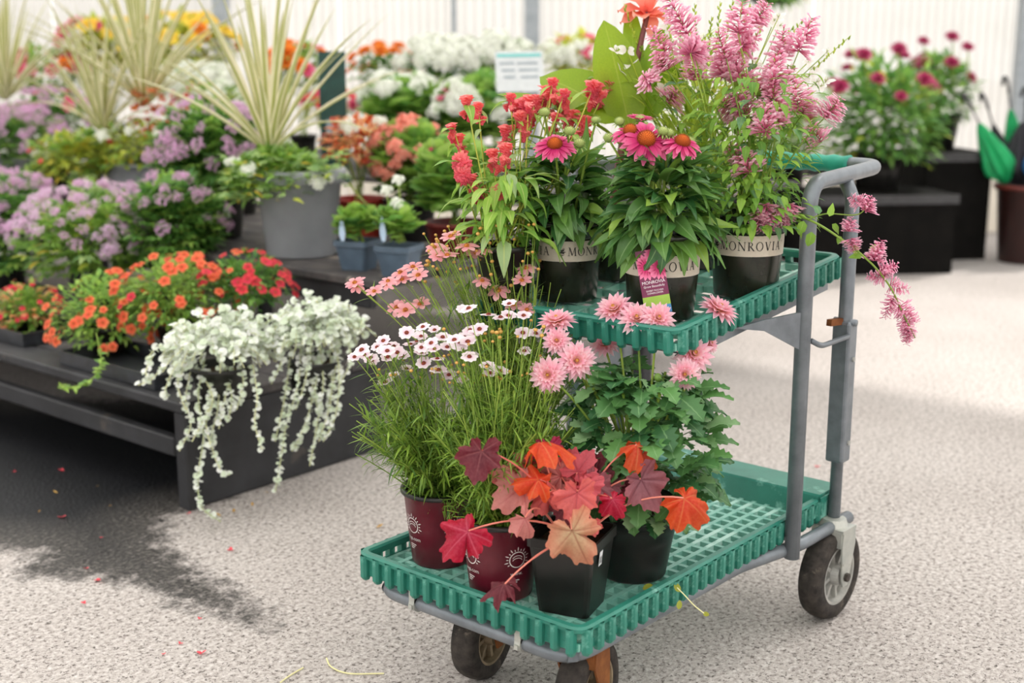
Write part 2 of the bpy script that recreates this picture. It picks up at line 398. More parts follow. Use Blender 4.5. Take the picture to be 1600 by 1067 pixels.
TILT = .098; UTL, UTW = .66, .50
UT = np.eye(4); a = math.atan(TILT); UT[:3, 0] = (math.cos(a), 0, math.sin(a)); UT[:3, 2] = (-math.sin(a), 0, math.cos(a)); UT[:3, 3] = (1.972, 1.272, .752)
upper = tray('upper_tray', UTL, UTW, UT, .044, .06, 10, 8, .010, .036, 'tilted upper green tray with open lattice deck', False)
def upper_floor(x): return .752 + TILT * (x - 1.972) - .032

# lower frame: one bent tube round under the deck
fr = MB(); R0 = .0145; zf = .205
fr.tube(fillet([(2.60, 1.20, .222), (2.40, 1.215, .212), (2.22, 1.262, zf), (1.70, 1.275, zf - .004), (1.665, 1.30, zf - .004), (1.665, 1.74, zf - .004), (1.70, 1.76, zf), (2.22, 1.77, zf), (2.40, 1.815, .212), (2.60, 1.83, .222)], .03, 6), R0, 12)
for x in (1.86, 2.2, 2.5): fr.tube([(x, 1.27, zf - .006), (x, 1.765, zf - .006)], .011, 10)
cart_part(fr, 'frame', tube_m, smooth=True)
# deck clips along the front tube
for y in (1.385, 1.655):
    c = MB(); c.tube([(1.665, y - .007, zf - .004), (1.665, y + .007, zf - .004)], .0185, 14); c.box((1.648, y - .007, zf), (1.656, y + .007, zf + .036)); c.box((1.643, y - .0045, zf - .012), (1.650, y + .0045, zf - .003)); cart_part(c, 'deck_clip', zinc)
# posts and handle on both sides
HZ, XA, XB, XH = 1.0, 2.358, 2.552, 2.755
YR, YL = 1.212, 1.808
hd = MB(); hr = .0165
hd.tube(fillet([(XA, YR, .195), (XA, YR, HZ - .004), (XH, YR + .035, HZ + .004), (XH, YL - .035, HZ + .004), (XA, YL, HZ - .004), (XA, YL, .195)], .055, 8), hr, 14)
cart_part(hd, 'handle_frame', tube_m, smooth=True)
for y in (YR, YL):
    p = MB(); s_ = .02 if y == YR else -.02
    p.tube([(XB, y, .205), (XB, y, .365), (XB, y, .366), (XB, y, .68), (XB, y, .95), (XB, y + s_, HZ - .008)], [.0135, .0135, .0155, .0155, .0155, .0155], 12)
    cart_part(p, 'rear_post', tube_m, smooth=True)
    q = MB(); q.box((XB - .021, y - .021, .365), (XB + .021, y + .021, .685)); q = cart_part(q, 'post_sleeve', tube_m)
    b = q.modifiers.new('bevel', 'BEVEL'); b.width = .006; b.segments = 2
    for zz in (.41, .60):
        s = MB(); s.tube([(XB + .004, y - .0245, zz), (XB + .004, y - .018, zz)], .0055, 8); s.build('rivet', hubm, q)
    lk = MB(); yy = y - .014 if y == YR else y + .014
    lk.tube(fillet([(XA + .012, yy, .672), (XA + .05, yy - .004, .655), (XB - .02, yy - .004, .655)], .015, 4), .006, 8); lk.tube([(XB, y - .026, .682), (XB, y + .026, .682)], .008, 8)
    cart_part(lk, 'latch_hook', tube_m, smooth=True)
    lb = MB(); lb.bar((XB - .07, y + .004, .69), (XB + .006, y + .004, .683), .012, .014); cart_part(lb, 'latch_strap', rust)
g = MB(); n_ = 40
pts = [(XH, 1.32 + .42 * i / n_, HZ + .004) for i in range(n_ + 1)]
g.tube(pts, [.0215 if i in (0, n_) else .0195 + .0018 * math.cos(i * 2 * math.pi / 4) for i in range(n_ + 1)], 14); cart_part(g, 'grip', solid('green_grip', '1f8f7a', '2fa58d', .5, 20), smooth=True)
# brace that carries the upper tray
ub = MB()
for y in (1.285, 1.755):
    z0 = .752 - .062; ub.bar((2.03, y, z0 + TILT * .06), (2.60, y, z0 + TILT * .63), .006, .028); ub.bar((2.03, y + .012, z0 + TILT * .06 - .012), (2.60, y + .012, z0 + TILT * .63 - .012), .028, .005)
ub.bar((2.08, 1.29, .685), (2.08, 1.75, .685), .025, .012); ub.bar((2.5, 1.29, .73), (2.5, 1.75, .73), .025, .012)
cart_part(ub, 'shelf_bearer', tube_m)
for y, y2 in ((YR, 1.283), (YL, 1.757)):
    gs = MB(); gs.add([(XA - .012, y, .735), (XA - .012, y, .655), (XA - .10, (y + y2) / 2, .705), (XA - .16, y2, .715), (XA - .10, (y+y2)/2, .728)] , [(0, 1, 2, 4), (4, 2, 3)])
    o = cart_part(gs, 'shelf_bracket', tube_m); sm = o.modifiers.new('solidify', 'SOLIDIFY'); sm.thickness = .006; sm.offset = 0

def caster(cx_, cy_, ang, forkm, hub, rw=.098, topz=.196, swivel=.0):
    """wheel axle points along angle ang (world); fork straddles it"""
    ax = V(math.cos(ang), math.sin(ang), 0); dr = V(-math.sin(ang), math.cos(ang), 0)
    base = V(cx_, cy_, 0); wc = base + dr * swivel + V(0, 0, rw)
    f = MB(); hw = .036
    T = lambda a, d, z: tuple(base + ax * a + dr * d + V(0, 0, z))
    tp = topz + .004
    for s in (-1, 1):
        a0, a1 = s * hw, s * (hw + .004)
        pts = [(-.026, tp), (.026, tp), (.030, topz - .03), (swivel + .016, rw - .005), (swivel + .010, rw - .022), (swivel - .010, rw - .022), (swivel - .016, rw - .005), (-.030, topz - .03)]
        k = len(pts); f.add([T(a0, d, z) for d, z in pts] + [T(a1, d, z) for d, z in pts], [tuple(range(k)), tuple(range(k, 2*k))[::-1]] + [(i, (i+1) % k, k+(i+1) % k, k+i) for i in range(k)])
    f.add([T(a, d, z) for z in (tp - .001, tp + .006) for a, d in ((-hw-.004, -.03), (hw+.004, -.03), (hw+.004, .03), (-hw-.004, .03))], [(0,3,2,1),(4,5,6,7),(0,1,5,4),(1,2,6,5),(2,3,7,6),(3,0,4,7)])
    f.add([T(a, d, z) for z in (topz - .032, tp) for a, d in ((-hw, -.031), (hw, -.031), (hw, -.027), (-hw, -.027))], [(0,3,2,1),(4,5,6,7),(0,1,5,4),(1,2,6,5),(2,3,7,6),(3,0,4,7)])
    f.lathe([(.0, tp + .022), (.026, tp + .022), (.032, tp + .006), (.032, tp), (.0, tp)], 20, base)
    c = cart_part(f, 'caster', forkm)
    M = np.eye(4); M[:3, 0] = dr; M[:3, 1] = V(0, 0, 1); M[:3, 2] = np.cross(dr, V(0, 0, 1)); M[:3, 3] = wc
    w = .026; t = MB(); t.lathe([(rw*.66, -w), (rw*.86, -w*1.05), (rw*.955, -w*.86), (rw*.992, -w*.45), (rw, 0), (rw*.992, w*.45), (rw*.955, w*.86), (rw*.86, w*1.05), (rw*.66, w), (rw*.62, w*.6), (rw*.62, -w*.6)], 44, closed=True)
    pin = np.linalg.inv(np.array(Matrix.Translation(Vector((2.1, 1.5, 0))))); 
    def sub(mb, name, m, sm=True):
        o = mb.build(name, m, c, sm); o.matrix_parent_inverse = Matrix.Identity(4); o.matrix_local = Matrix(M.tolist()); return o
    sub(t, 'tire', rubber)
    h = MB(); h.lathe([(rw*.66, -w*.95), (rw*.60, -w*.95), (rw*.57, -w*.5), (rw*.57, w*.5), (rw*.60, w*.95), (rw*.66, w*.95), (rw*.64, 0)], 40, closed=True)
    h.lathe([(.006, -w*1.2), (rw*.2, -w*1.2), (rw*.24, -w*.6), (rw*.24, w*.6), (rw*.2, w*1.2), (.006, w*1.2)], 20)
    for q in range(8):
        a_ = q * math.pi / 4 + .2; d_ = V(math.cos(a_), math.sin(a_), 0); h.bar(d_ * rw * .2, d_ * rw * .60, .008, w * 1.1)
    h.lathe([(rw*.22, -.003), (rw*.6, -.003), (rw*.6, .003), (rw*.22, .003)], 32)
    sub(h, 'wheel_hub', hub, False)
    b = MB(); b.tube([(0, 0, -hw - .012), (0, 0, hw + .012)], .0055, 8); b.lathe([(0, hw + .004), (.010, hw + .004), (.010, hw + .012), (0, hw + .013)], 6); b.lathe([(0, -hw - .004), (.010, -hw - .004), (.010, -hw - .012), (0, -hw - .013)], 6)
    sub(b, 'axle_bolt', dark_steel, False)
aw = math.radians(-92)
caster(2.545, YR - .004, aw, zinc, hubm, .105, .208, -.008)
caster(2.545, YL + .008, math.radians(-88), zinc, hubm, .105, .208, -.01)
caster(1.800, 1.612, math.radians(-79), rust, hubr, .095, .188, .014)
caster(1.752, 1.312, math.radians(-80), rust, hubr, .095, .188, .014)

# ================================================================== plant kit
def rnd(a=0., b=1.): return random.uniform(a, b)
LANCE = lambda t: (math.sin(math.pi * t ** .62) ** .9) * (1 - .25 * t)
OVAL = lambda t: math.sin(math.pi * min(1, t ** .85)) ** .65
BLADE = lambda t: min(1, t * 6 + .5) * (1 - t ** 3)
PETAL = lambda t: min(1, .35 + 1.3 * t) * (1 if t < .8 else max(.25, 1 - ((t - .8) / .2) ** 2 * .75))
POINTED = lambda t: (min(1, .35 + 1.6 * t)) * (1 - max(0, (t - .45) / .55) ** 1.6 * .97)
def leaf(L=1., W=.3, prof=LANCE, n=6, droop=.5, fold=.2, wave=0., across=3, teeth=0., start=0., twist=0.):
    """blade along +Y from the origin, upper face +Z"""
    xs = np.linspace(-1, 1, across); v = []; l = []; y = z = 0.; a = start; ds = L / n
    for i in range(n + 1):
        t = i / n; w = max(prof(t), .02 if i in (0, n) else .05) * W / 2
        if teeth and 0 < i < n: w *= 1 + (teeth if i % 2 else -teeth)
        for x in xs:
            zz = abs(x) * w * fold + wave * W * math.sin(t * 9 + x * 2) * abs(x) * .5
            tw = twist * t; X = x * w
            v.append((X * math.cos(tw) - zz * math.sin(tw), y - zz * math.sin(a) * 1., z + zz * math.cos(a) + X * math.sin(tw))); l.append((x, t, 0))
        a -= droop / n; y += ds * math.cos(a); z += ds * math.sin(a)
    k = across; f = [(i*k+j, i*k+j+1, (i+1)*k+j+1, (i+1)*k+j) for i in range(n) for j in range(k-1)]
    return np.array(v), f, np.array(l)
def xf(arr, M):
    v, f, l = arr; M = np.asarray(M); return v @ M[:3, :3].T + M[:3, 3], f, l
def join(arrs):
    mb = MB()
    for a in arrs: mb.add(*a)
    return mb.arrays()
def rotm(axis, a): return np.array(Matrix.Rotation(a, 4, axis))
def trn(x, y, z):
    M = np.eye(4); M[:3, 3] = (x, y, z); return M
def scl(s, sy=None, sz=None): return np.diag([s, sy or s, sz or s, 1.0])
def mesh_of(name, arr, m, smooth=True): return make_mesh(name, arr[0], arr[1], arr[2], m, smooth)
def petals(layers, prof=PETAL, nseg=4, across=3, fold=.15, jit=.06):
    """flower head facing +Z; layers of (count, length, width, rise, droop, inner radius, phase)"""
    out = []
    for n, L, W, rise, dr, r0, ph in layers:
        for i in range(n):
            a = 2 * math.pi * (i + ph) / n + rnd(-jit, jit) * 2
            lf = leaf(L * rnd(1 - jit, 1 + jit), W, prof, nseg, dr, fold, across=across)
            out.append(xf(lf, rotm('Z', a) @ trn(0, r0, 0) @ rotm('X', rise + rnd(-jit, jit))))
    return join(out)
def ball(r=1., n=10, m=7, sz=1., c=(0, 0, 0), bump_=None):
    v = []; l = []
    for j in range(m + 1):
        th = math.pi * j / m
        for i in range(n):
            ph = 2 * math.pi * i / n; d = V(math.sin(th) * math.cos(ph), math.sin(th) * math.sin(ph), -math.cos(th))
            k = r * (1 if bump_ is None else bump_(d)); v.append(np.asarray(c) + d * V(k, k, k * sz)); l.append((0, j / m, 0))
    f = [(j*n+i, j*n+(i+1) % n, (j+1)*n+(i+1) % n, (j+1)*n+i) for j in range(m) for i in range(n)]
    return np.array(v), f, np.array(l)
def tubearr(pts, r, n=5):
    mb = MB(); mb.tube(pts, r, n); return mb.arrays()
def disc_leaf(n=14, rings=3, lob=.08, k=7, notch=.25, cup=.15, wav=.05):
    """roundish leaf, stalk at the origin, blade spreading to +Y"""
    v = [(0, 0, 0)]; l = [(0, 0, 0)]; f = []
    for j in range(1, rings + 1):
        r = j / rings
        for i in range(n):
            a = -math.pi / 2 + notch + (2 * math.pi - 2 * notch) * i / (n - 1)
            q = r * (1 + lob * math.cos(k * a) * r); v.append((q * math.cos(a), q * math.sin(a) , cup * r * r + wav * math.sin(a * k) * r)); l.append((math.cos(a) * r, r, 0))
    for i in range(n - 1): f.append((0, 1 + i, 2 + i))
    for j in range(rings - 1):
        for i in range(n - 1): o = 1 + j * n; f.append((o + i, o + i + 1, o + n + i + 1, o + n + i)[::-1])
    return np.array(v, float), f, np.array(l, float)

class Plant:
    def __init__(s, name, label, base, group=None, cat='potted plant'):
        s.o = np.asarray(base, float); s.root = thing(name, label, cat, base, group)
    def mb(s, name, mb, m, parent=None, smooth=True, kind=None):
        v, f, l = mb.arrays() if isinstance(mb, MB) else mb
        o = link(name, make_mesh(name, v - s.o, f, l, m, smooth), parent or s.root)
        if kind: o['kind'] = kind
        return o
    def put(s, name, me, M, parent=None, label=None):
        M = np.array(M); M[:3, 3] -= s.o; o = link(name, me, s.root, M)
        if label: o['label'] = label
        return o
def sub(name, me, parent): return link(name, me, parent)
soil_m = solid('potting_soil', '2a211a', '4a3a2c', .95, 120, 0, .1, .6)
def pot(p, r_top, r_bot, h, m, lip=.010, lip_h=.018, ring=None, name='pot', n=40, soil=True, tilt=0.):
    c = p.o; mb = MB()
    prof = [(0, 0), (r_bot * .96, 0), (r_bot, .004), (r_bot + (r_top - r_bot) * .5, h * .5), (r_top - lip * .35, h - lip_h), (r_top + lip * .35, h - lip_h + .002), (r_top + lip * .5, h - .004), (r_top + lip * .3, h), (r_top - .002, h), (r_top - .006, h - .006), (r_top - .010, h - .03), (r_bot - .003, .01), (0, .01)]
    mb.lathe(prof, n, c); o = p.mb(name, mb, m)
    if soil:
        s = MB(); s.lathe([(0, h - .022), (r_top * .5, h - .020), (r_top - .006, h - .024)], 24, c); p.mb('soil', s, soil_m, smooth=False)
    return o
def sqpot(p, w_top, w_bot, h, m, rz=0., lip=.006, name='pot', soil=True):
    c = p.o; mb = MB(); R = np.array(Matrix.Rotation(rz, 3, 'Z'))
    def ring(w, z, k=3):
        return [tuple(c + R @ V(x, y, 0) + V(0, 0, z)) for x, y in rrect(-w/2, -w/2, w/2, w/2, w * .09, k)]
    rings = [ring(w_bot, 0), ring(w_bot, .002), ring(w_top - lip * .4, h - .02), ring(w_top + lip, h - .018), ring(w_top + lip, h), ring(w_top - .004, h), ring(w_top - .008, h - .03), ring(w_bot - .008, .006)]
    n = len(rings[0]); vs_ = [q for r in rings for q in r]
    fs = [(i*n+k, i*n+(k+1) % n, (i+1)*n+(k+1) % n, (i+1)*n+k) for i in range(len(rings)-1) for k in range(n)] + [tuple(range(n))[::-1], tuple(range((len(rings)-1)*n, len(rings)*n))]
    mb.add(vs_, fs); o = p.mb(name, mb, m, smooth=False)
    if soil:
        s = MB(); s.add(ring(w_top - .007, h - .022), [tuple(range(n))]); p.mb('soil', s, soil_m)
    return o

# ---- lettering
def seg(p, q, w):
    p, q = V(*p), V(*q); d = q - p; s_ = V(-d[1], d[0]) / np.hypot(*d) * w / 2; return [tuple(p + s_), tuple(p - s_), tuple(q - s_), tuple(q + s_)]
def serif(x, y, w=.26, h=.05): return [(x - w/2, y), (x + w/2, y), (x + w/2, y + h), (x - w/2, y + h)]
def ringpoly(cx_, cy_, rx, ry, tx, ty, a0=0, a1=2*math.pi, n=24):
    ps = []
    for i in range(n):
        a, b = a0 + (a1-a0)*i/n, a0 + (a1-a0)*(i+1)/n
        ps.append([(cx_+rx*math.cos(a), cy_+ry*math.sin(a)), (cx_+rx*math.cos(b), cy_+ry*math.sin(b)), (cx_+(rx-tx)*math.cos(b), cy_+(ry-ty)*math.sin(b)), (cx_+(rx-tx)*math.cos(a), cy_+(ry-ty)*math.sin(a))])
    return ps
def leafpoly(x, y, a, L, W, n=8):
    d = V(math.cos(a), math.sin(a)); s_ = V(-d[1], d[0]); up_ = []; dn = []
    for i in range(n + 1):
        t = i / n; w = math.sin(math.pi * t) * W / 2; c = V(x, y) + d * L * t; up_.append(tuple(c + s_ * w)); dn.append(tuple(c - s_ * w))
    return up_ + dn[::-1][1:-1]
TH, TN = .13, .055
GLYPH = {
 'M': (1.02, [seg((.13, 0), (.22, 1), TN), seg((.22, 1), (.52, .05), TH), seg((.52, .05), (.82, 1), TN), seg((.82, 1), (.90, 0), TH), serif(.13, 0), serif(.90, 0, .28), serif(.17, .95, .2), serif(.87, .95, .2)]),
 'O': (.92, ringpoly(.46, .5, .42, .53, .12, .055)),
 'N': (.96, [seg((.15, 0), (.15, 1), TN), seg((.15, 1), (.80, 0), TH), seg((.80, 0), (.80, 1), TN), serif(.15, 0), serif(.12, .95, .22), serif(.80, .95)]),
 'R': (.82, [seg((.20, 0), (.20, 1), TH), seg((.36, .5), (.74, 0), TH), serif(.20, 0, .3), serif(.15, .95, .2), serif(.77, 0, .2)] + ringpoly(.28, .74, .33, .26, .11, .05, -math.pi/2, math.pi/2, 12)),
 'V': (.84, [seg((.14, 1), (.44, 0), TH), seg((.44, 0), (.72, 1), TN), serif(.13, .95), serif(.72, .95, .22)]),
 'I': (.42, [seg((.21, 0), (.21, 1), TH), serif(.21, 0, .3), serif(.21, .95, .3)]),
 'A': (.84, [seg((.14, 0), (.42, 1.02), TN), seg((.42, 1.02), (.72, 0), TH), seg((.24, .36), (.60, .36), TN), serif(.14, 0, .22), serif(.72, 0)]),
 '®': (.28, ringpoly(.12, .98, .10, .10, .03, .03, n=12)),
 '*': (1.05, [leafpoly(.50, .5, a, .40, .20) for a in (.8, 2.3, 3.9, 5.5)] + [leafpoly(.5, .42, a, .5, .12) for a in (0.1, 3.0)] + [leafpoly(.5, .85, -1.57, .75, .07), leafpoly(.18, 0.02, .15, .66, .10)] + ringpoly(.30, .80, .13, .12, .05, .05, n=10) + ringpoly(.70, .80, .13, .12, .05, .05, n=10)),
}
def pot_text(p, parent, s, r_of_z, z, h, a_mid, m, gap=.10):
    """letters wrapped round a pot; a_mid = world angle of the middle of the word"""
    tot = sum(GLYPH[c][0] + gap for c in s if c != ' ') + .5 * s.count(' '); x = -tot / 2; r = r_of_z(z)
    for c in s:
        if c == ' ': x += .5; continue
        w, polys = GLYPH[c]; mb = MB()
        for P in polys:
            vs_ = []
            for (gx, gy) in P:
                zz = z + gy * h; a = a_mid + (x + gx) * h / r; rr = r_of_z(zz) + .0012; vs_.append(tuple(p.o + V(rr * math.cos(a), rr * math.sin(a), zz)))
            mb.add(vs_, [tuple(range(len(vs_)))])
        p.mb('letter', mb, m, parent, False); x += w + gap
def font_mesh(txt, size, m, wrap=None):
    cu = bpy.data.curves.new('t', 'FONT'); cu.body = txt; cu.size = size; cu.align_x = 'CENTER'; o = bpy.data.objects.new('t', cu); COL.objects.link(o)
    dg = bpy.context.evaluated_depsgraph_get(); me = bpy.data.meshes.new_from_object(o.evaluated_get(dg)); bpy.data.objects.remove(o)
    v = np.zeros(len(me.vertices) * 3); me.vertices.foreach_get('co', v); v = v.reshape(-1, 3); f = [tuple(q.vertices) for q in me.polygons]; bpy.data.meshes.remove(me)
    if wrap: v = np.array([wrap(x, y) for x, y, _ in v])
    return v, f, np.zeros_like(v)
TOCAM = math.atan2(-1, 0)
def cam_ang(p): return math.atan2(-p[1], -p[0])     # world angle from a point back towards the camera

# ================================================================== plants on the cart
stem_g = leafmat('stem_green', '5f7f35', '86a04a', tr=.1, rough=.6)
black_pot = solid('black_plastic_pot', '141312', '211f1d', .32, 25, 0, .5, .08, wear='2c2926', wear_amt=.66)
olive_pot = solid('dark_olive_pot', '1e2018', '303326', .26, 12, 0, .5, .05)
red_pot = solid('maroon_pot', '561020', '661828', .34, 12, 0, .5, .05)
band_m = solid('cream_band', 'cbbfae', 'd6ccbc', .55, 60)
ink_m = solid('black_ink', '24221f', None, .6)
white_ink = solid('pale_print', 'cfc6c4', 'dcd5d0', .6)
LZ = .280 - .046 + .0125        # deck of the lower tray

# ---------------------------------------------------------------- coreopsis
needle_m = leafmat('needle_leaf', '2f5a20', '88ac48', tr=.32, rough=.45, gain=1.15)
white_pet = petalmat('white_pink_petal', [(0, '8a1f38'), (.10, '9c2a48'), (.20, 'f0d3df'), (.45, 'f7e6ec'), (1, 'fdfbfa')], .3, vary='f1d7e6')
pink_pet = petalmat('coral_pink_petal', [(0, 'e0a050'), (.25, 'f0a4a8'), (1, 'fac8cc')], .4, vary='f2a0b0')
disc_m = solid('orange_disc', '8a3a14', 'd18a2a', .8, 300)
darkdisc_m = solid('maroon_disc', '5c1620', 'a4521e', .8, 400)
bud_m = solid('golden_bud', 'b9853a', 'd9ad5c', .6, 200)
CF_W = [mesh_of('flower', petals([(8, .0115, .0086, rise, -.1, .0022, .3 * k)], nseg=4), white_pet) for k, rise in enumerate((.06, .18, -.08))]
CF_P = [mesh_of('flower', petals([(7, .0165, .0098, rise, .25, .003, .3 * k)], nseg=4), pink_pet) for k, rise in enumerate((.05, .22, -.12))]
CDW = mesh_of('flower_center', ball(.0036, 9, 6, .7, (0, 0, .001)), darkdisc_m)
CDP = mesh_of('flower_center', ball(.0042, 9, 6, .8, (0, 0, .0012)), disc_m)
BUD = mesh_of('bud', ball(.0042, 8, 6, .85), bud_m)
NEED = [leaf(1, .115, LANCE, 3, dr, .2) for dr in (.2, .5, .9)]
def needles(mb, path, n, L0, L1):
    """narrow leaves in whorls along a stem path"""
    m = len(path)
    for i in range(n):
        t = rnd(.08, .93); k = min(m - 2, int(t * (m - 1))); p = path[k] + (path[k+1] - path[k]) * (t * (m-1) - k)
        T = nrm(path[k+1] - path[k]); a = rnd(0, 6.28); side = nrm(np.cross(T, V(math.cos(a), math.sin(a), .3)))
        for s_ in (1, -1):
            d = nrm(T * rnd(.5, 1.3) + side * s_); L = rnd(L0, L1)
            mb.add(*xf(random.choice(NEED), frame(p, d, V(0, 0, 1), L)))
def coreopsis(name, label, base, heads, meshes, cd, D, r_top, nfill, hgt, spread, nb, lean=(0, 0), low=(0, 0), budbox=None):
    p = Plant(name, label, base); zt = .150
    pot(p, .076, .060, .155, red_pot, .004, .010); black = MB()
    black.lathe([(.0785, .147), (.0815, .148), (.0815, .154), (.079, .157), (.074, .157), (.073, .150)], 36, p.o); p.mb('pot_rim', black, black_pot)
    top = p.o + V(0, 0, zt); st = MB(); nd = MB()
    def stem(tip, w=.0011, n=12, L=(.026, .050)):
        a = rnd(0, 6.28); r = rnd(0, .045); b = top + V(r * math.cos(a), r * math.sin(a), -.03); h = tip[2] - b[2]
        mid = b + (tip - b) * V(.35, .35, .55) + V(rnd(-.012, .012), rnd(-.012, .012), 0); path = bez(b, mid, tip, 7); st.tube(path, [w * 1.3] * 4 + [w] * 3, 4, False)
        needles(nd, path, n, *L); return path
    heads = list(heads) + [(x + rnd(-26, 26), y + rnd(-12, 16)) for x, y in heads[::2]]
    for (x, y) in heads:
        tip = at(x, y, D + rnd(-.06, .06)); path = stem(tip, n=7); T = nrm(path[-1] - path[-2])
        n_ = nrm(T * .5 + V(0, 0, .75) + nrm(CAM_O - tip) * rnd(.35, .95) + V(rnd(-.3, .3), rnd(-.3, .3), 0))
        o = p.put('flower', random.choice(meshes), framez(tip, n_, rnd(1.0, 1.35), rnd(0, 6))); sub('flower_center', cd, o)
    for i in range(nfill):
        a = rnd(0, 6.28); r = math.sqrt(rnd()) * spread; hh = hgt * rnd(.45, 1.0) * (1 - .35 * (r / spread) ** 2)
        stem(top + V(r * math.cos(a) + lean[0] * hh, r * math.sin(a) + lean[1] * hh, hh), .0011, 13)
    for i in range(26):     # low leafy skirt at the pot edge
        a = rnd(0, 6.28); r = rnd(.07, .12); stem(top + V(r * math.cos(a), r * math.sin(a), rnd(.0, .07)), .001, 12, (.02, .04))
    for i in range(nb):
        x, y = rnd(budbox[0], budbox[2]), rnd(budbox[1], budbox[3]); tip = at(x, y, D + rnd(-.07, .07)); stem(tip, .0009, 5); p.put('bud', BUD, framez(tip, V(rnd(-.2, .2), rnd(-.2, .2), 1), rnd(.7, 1.1)))
    p.mb('stems', st, stem_g, kind='stuff'); p.mb('needle_leaves', nd, needle_m, kind='stuff')
    return p
c1 = lambda L: [(530 + x / 3.557, 340 + y / 3.557) for x, y in L]
A_BASE = onz(690, 872, LZ); B_BASE = onz(783, 922, LZ)
WH_A = c1([(375,640),(455,660),(530,625),(245,685),(305,715),(395,705),(210,720),(125,735),(85,775),(180,795),(270,775),(455,750),(530,730),(375,840),(300,875),(470,810),(430,690),(350,770),(240,740)])
WH_B = c1([(575,665),(640,680),(695,665),(675,715),(740,765),(545,785),(610,875),(690,905),(840,865),(895,855),(720,505),(830,540),(940,545),(945,480),(1020,640),(1025,545),(780,620),(1030,740),(600,720),(715,690)])
PK = c1([(95,380),(195,410),(265,370),(340,305),(350,345),(410,275),(560,190),(600,210),(530,165),(620,105),(800,180),(885,405),(885,365),(980,340),(1040,280),(1015,350),(970,485),(320,500),(450,480),(760,200)])
coreA = coreopsis('white_coreopsis', 'fine-leaved coreopsis with white flowers in the maroon pot at the tray corner', A_BASE, WH_A, CF_W, CDW, depth(A_BASE + V(0, 0, .3)) - .02, .076, 150, .27, .165, 14, (-.10, .12), budbox=(590, 560, 730, 600))
coreB = coreopsis('white_coreopsis', 'fine-leaved coreopsis with white flowers in the maroon pot beside the square black pot', B_BASE, WH_B, CF_W, CDW, depth(B_BASE + V(0, 0, .3)) + .06, .076, 175, .32, .15, 44, (.14, .10), budbox=(690, 500, 850, 600))
C_BASE = V(1.985, 1.655, LZ)
coreC = coreopsis('pink_coreopsis', 'tall coreopsis with coral pink daisies and golden buds behind the white coreopsis', C_BASE, PK, CF_P, CDP, depth(C_BASE + V(0, 0, .45)), .076, 110, .46, .14, 85, (.02, .02), budbox=(645, 350, 850, 450))
def emblem(p, a, z, rs):
    rz = lambda q: .060 + (.076 - .060) * q / .155 + .0012
    def wrap(x, y):
        zz = z + y; r = rz(zz); return tuple(p.o + V(r * math.cos(a + x / r), r * math.sin(a + x / r), zz))
    mb = MB()
    for P in ringpoly(0, 0, .0165, .0165, .002, .002, n=30) + ringpoly(0, .001, .011, .008, .0016, .0014, .3, 2.8, 12) + ringpoly(0, -.004, .011, .008, .0016, .0014, .3, 2.8, 12) + [leafpoly(.0175 * math.cos(t), .0175 * math.sin(t), t, .005 + .004 * (k % 2), .0022, 4) for k, t in enumerate(np.linspace(-.6, 3.7, 15))]:
        mb.add([wrap(*q) for q in P], [tuple(range(len(P)))])
    return p.mb('printed_emblem', mb, white_ink, None, False, kind='stuff'), wrap
for p in (coreA, coreB):
    ca = cam_ang(p.o)
    for da, txt in ((-.95, 'ings.com'), (.45, 'www.'), (1.7, 'ings.com')):
        o, wrap = emblem(p, ca + da, .088, 1); p.mb('printed_address', font_mesh(txt, .011, None, lambda x, y: wrap(x, y - .032)), white_ink, None, False, kind='stuff')
        bl = MB(); 
        for k in range(3): bl.add([wrap(x, y) for x, y in ((-.012, -.041 - k*.004), (.006 - k*.004, -.041 - k*.004), (.006 - k*.004, -.043 - k*.004), (-.012, -.043 - k*.004))], [(0, 1, 2, 3)])
        p.mb('printed_lines', bl, white_ink, None, False, kind='stuff')

# ---------------------------------------------------------------- heuchera
def heuchera_leaf(cup, wav, seed):
    rg = random.Random(seed); nr, na = 11, 84; jt = lambda: rg.uniform(-.12, .12)
    lobes = [(-2.2 + jt(), .62 + jt()), (-1.1 + jt(), .86 + jt()), (jt() * .5, 1.10), (1.1 + jt(), .86 + jt()), (2.2 + jt(), .62 + jt())]
    v = [(0, 0, 0)]; l = [(0, 0, 0)]; f = []
    for j in range(1, nr + 1):
        r = j / nr
        for i in range(na):
            a = -2.85 + 5.7 * i / (na - 1); R = .30
            for b, s in lobes:
                d = abs(a - b) / .62; R = max(R, s * (1 - .31 * d ** 1.3) if d < 1 else 0)
            R *= 1 + .06 * math.sin(a * 17 + seed) * r + .03 * math.sin(a * 29 + 2 * seed) * r; q = r * R
            x, y = q * math.sin(a), q * math.cos(a)
            vein = min(abs(math.sin(a - b)) * q for b, s in lobes if abs(a - b) < .75) if any(abs(a - b) < .75 for b, s in lobes) else .2
            z = cup * r * r - .16 * y * abs(y) + .12 * abs(x) * (1 if seed % 2 else -1) + wav * 1.5 * (math.sin(a * 5 + seed) * r * r * .5 + math.sin(a * 9 + seed * 2) * r ** 3 * .35) + .035 * min(1, vein / .07)
            v.append((x, y + .04, z)); l.append((vein, r, 0))
    for i in range(na - 1): f.append((0, 2 + i, 1 + i))
    for j in range(nr - 1):
        for i in range(na - 1): o = 1 + j * na; f.append((o + i, o + i + 1, o + na + i + 1, o + na + i))
    return np.array(v), f, np.array(l)
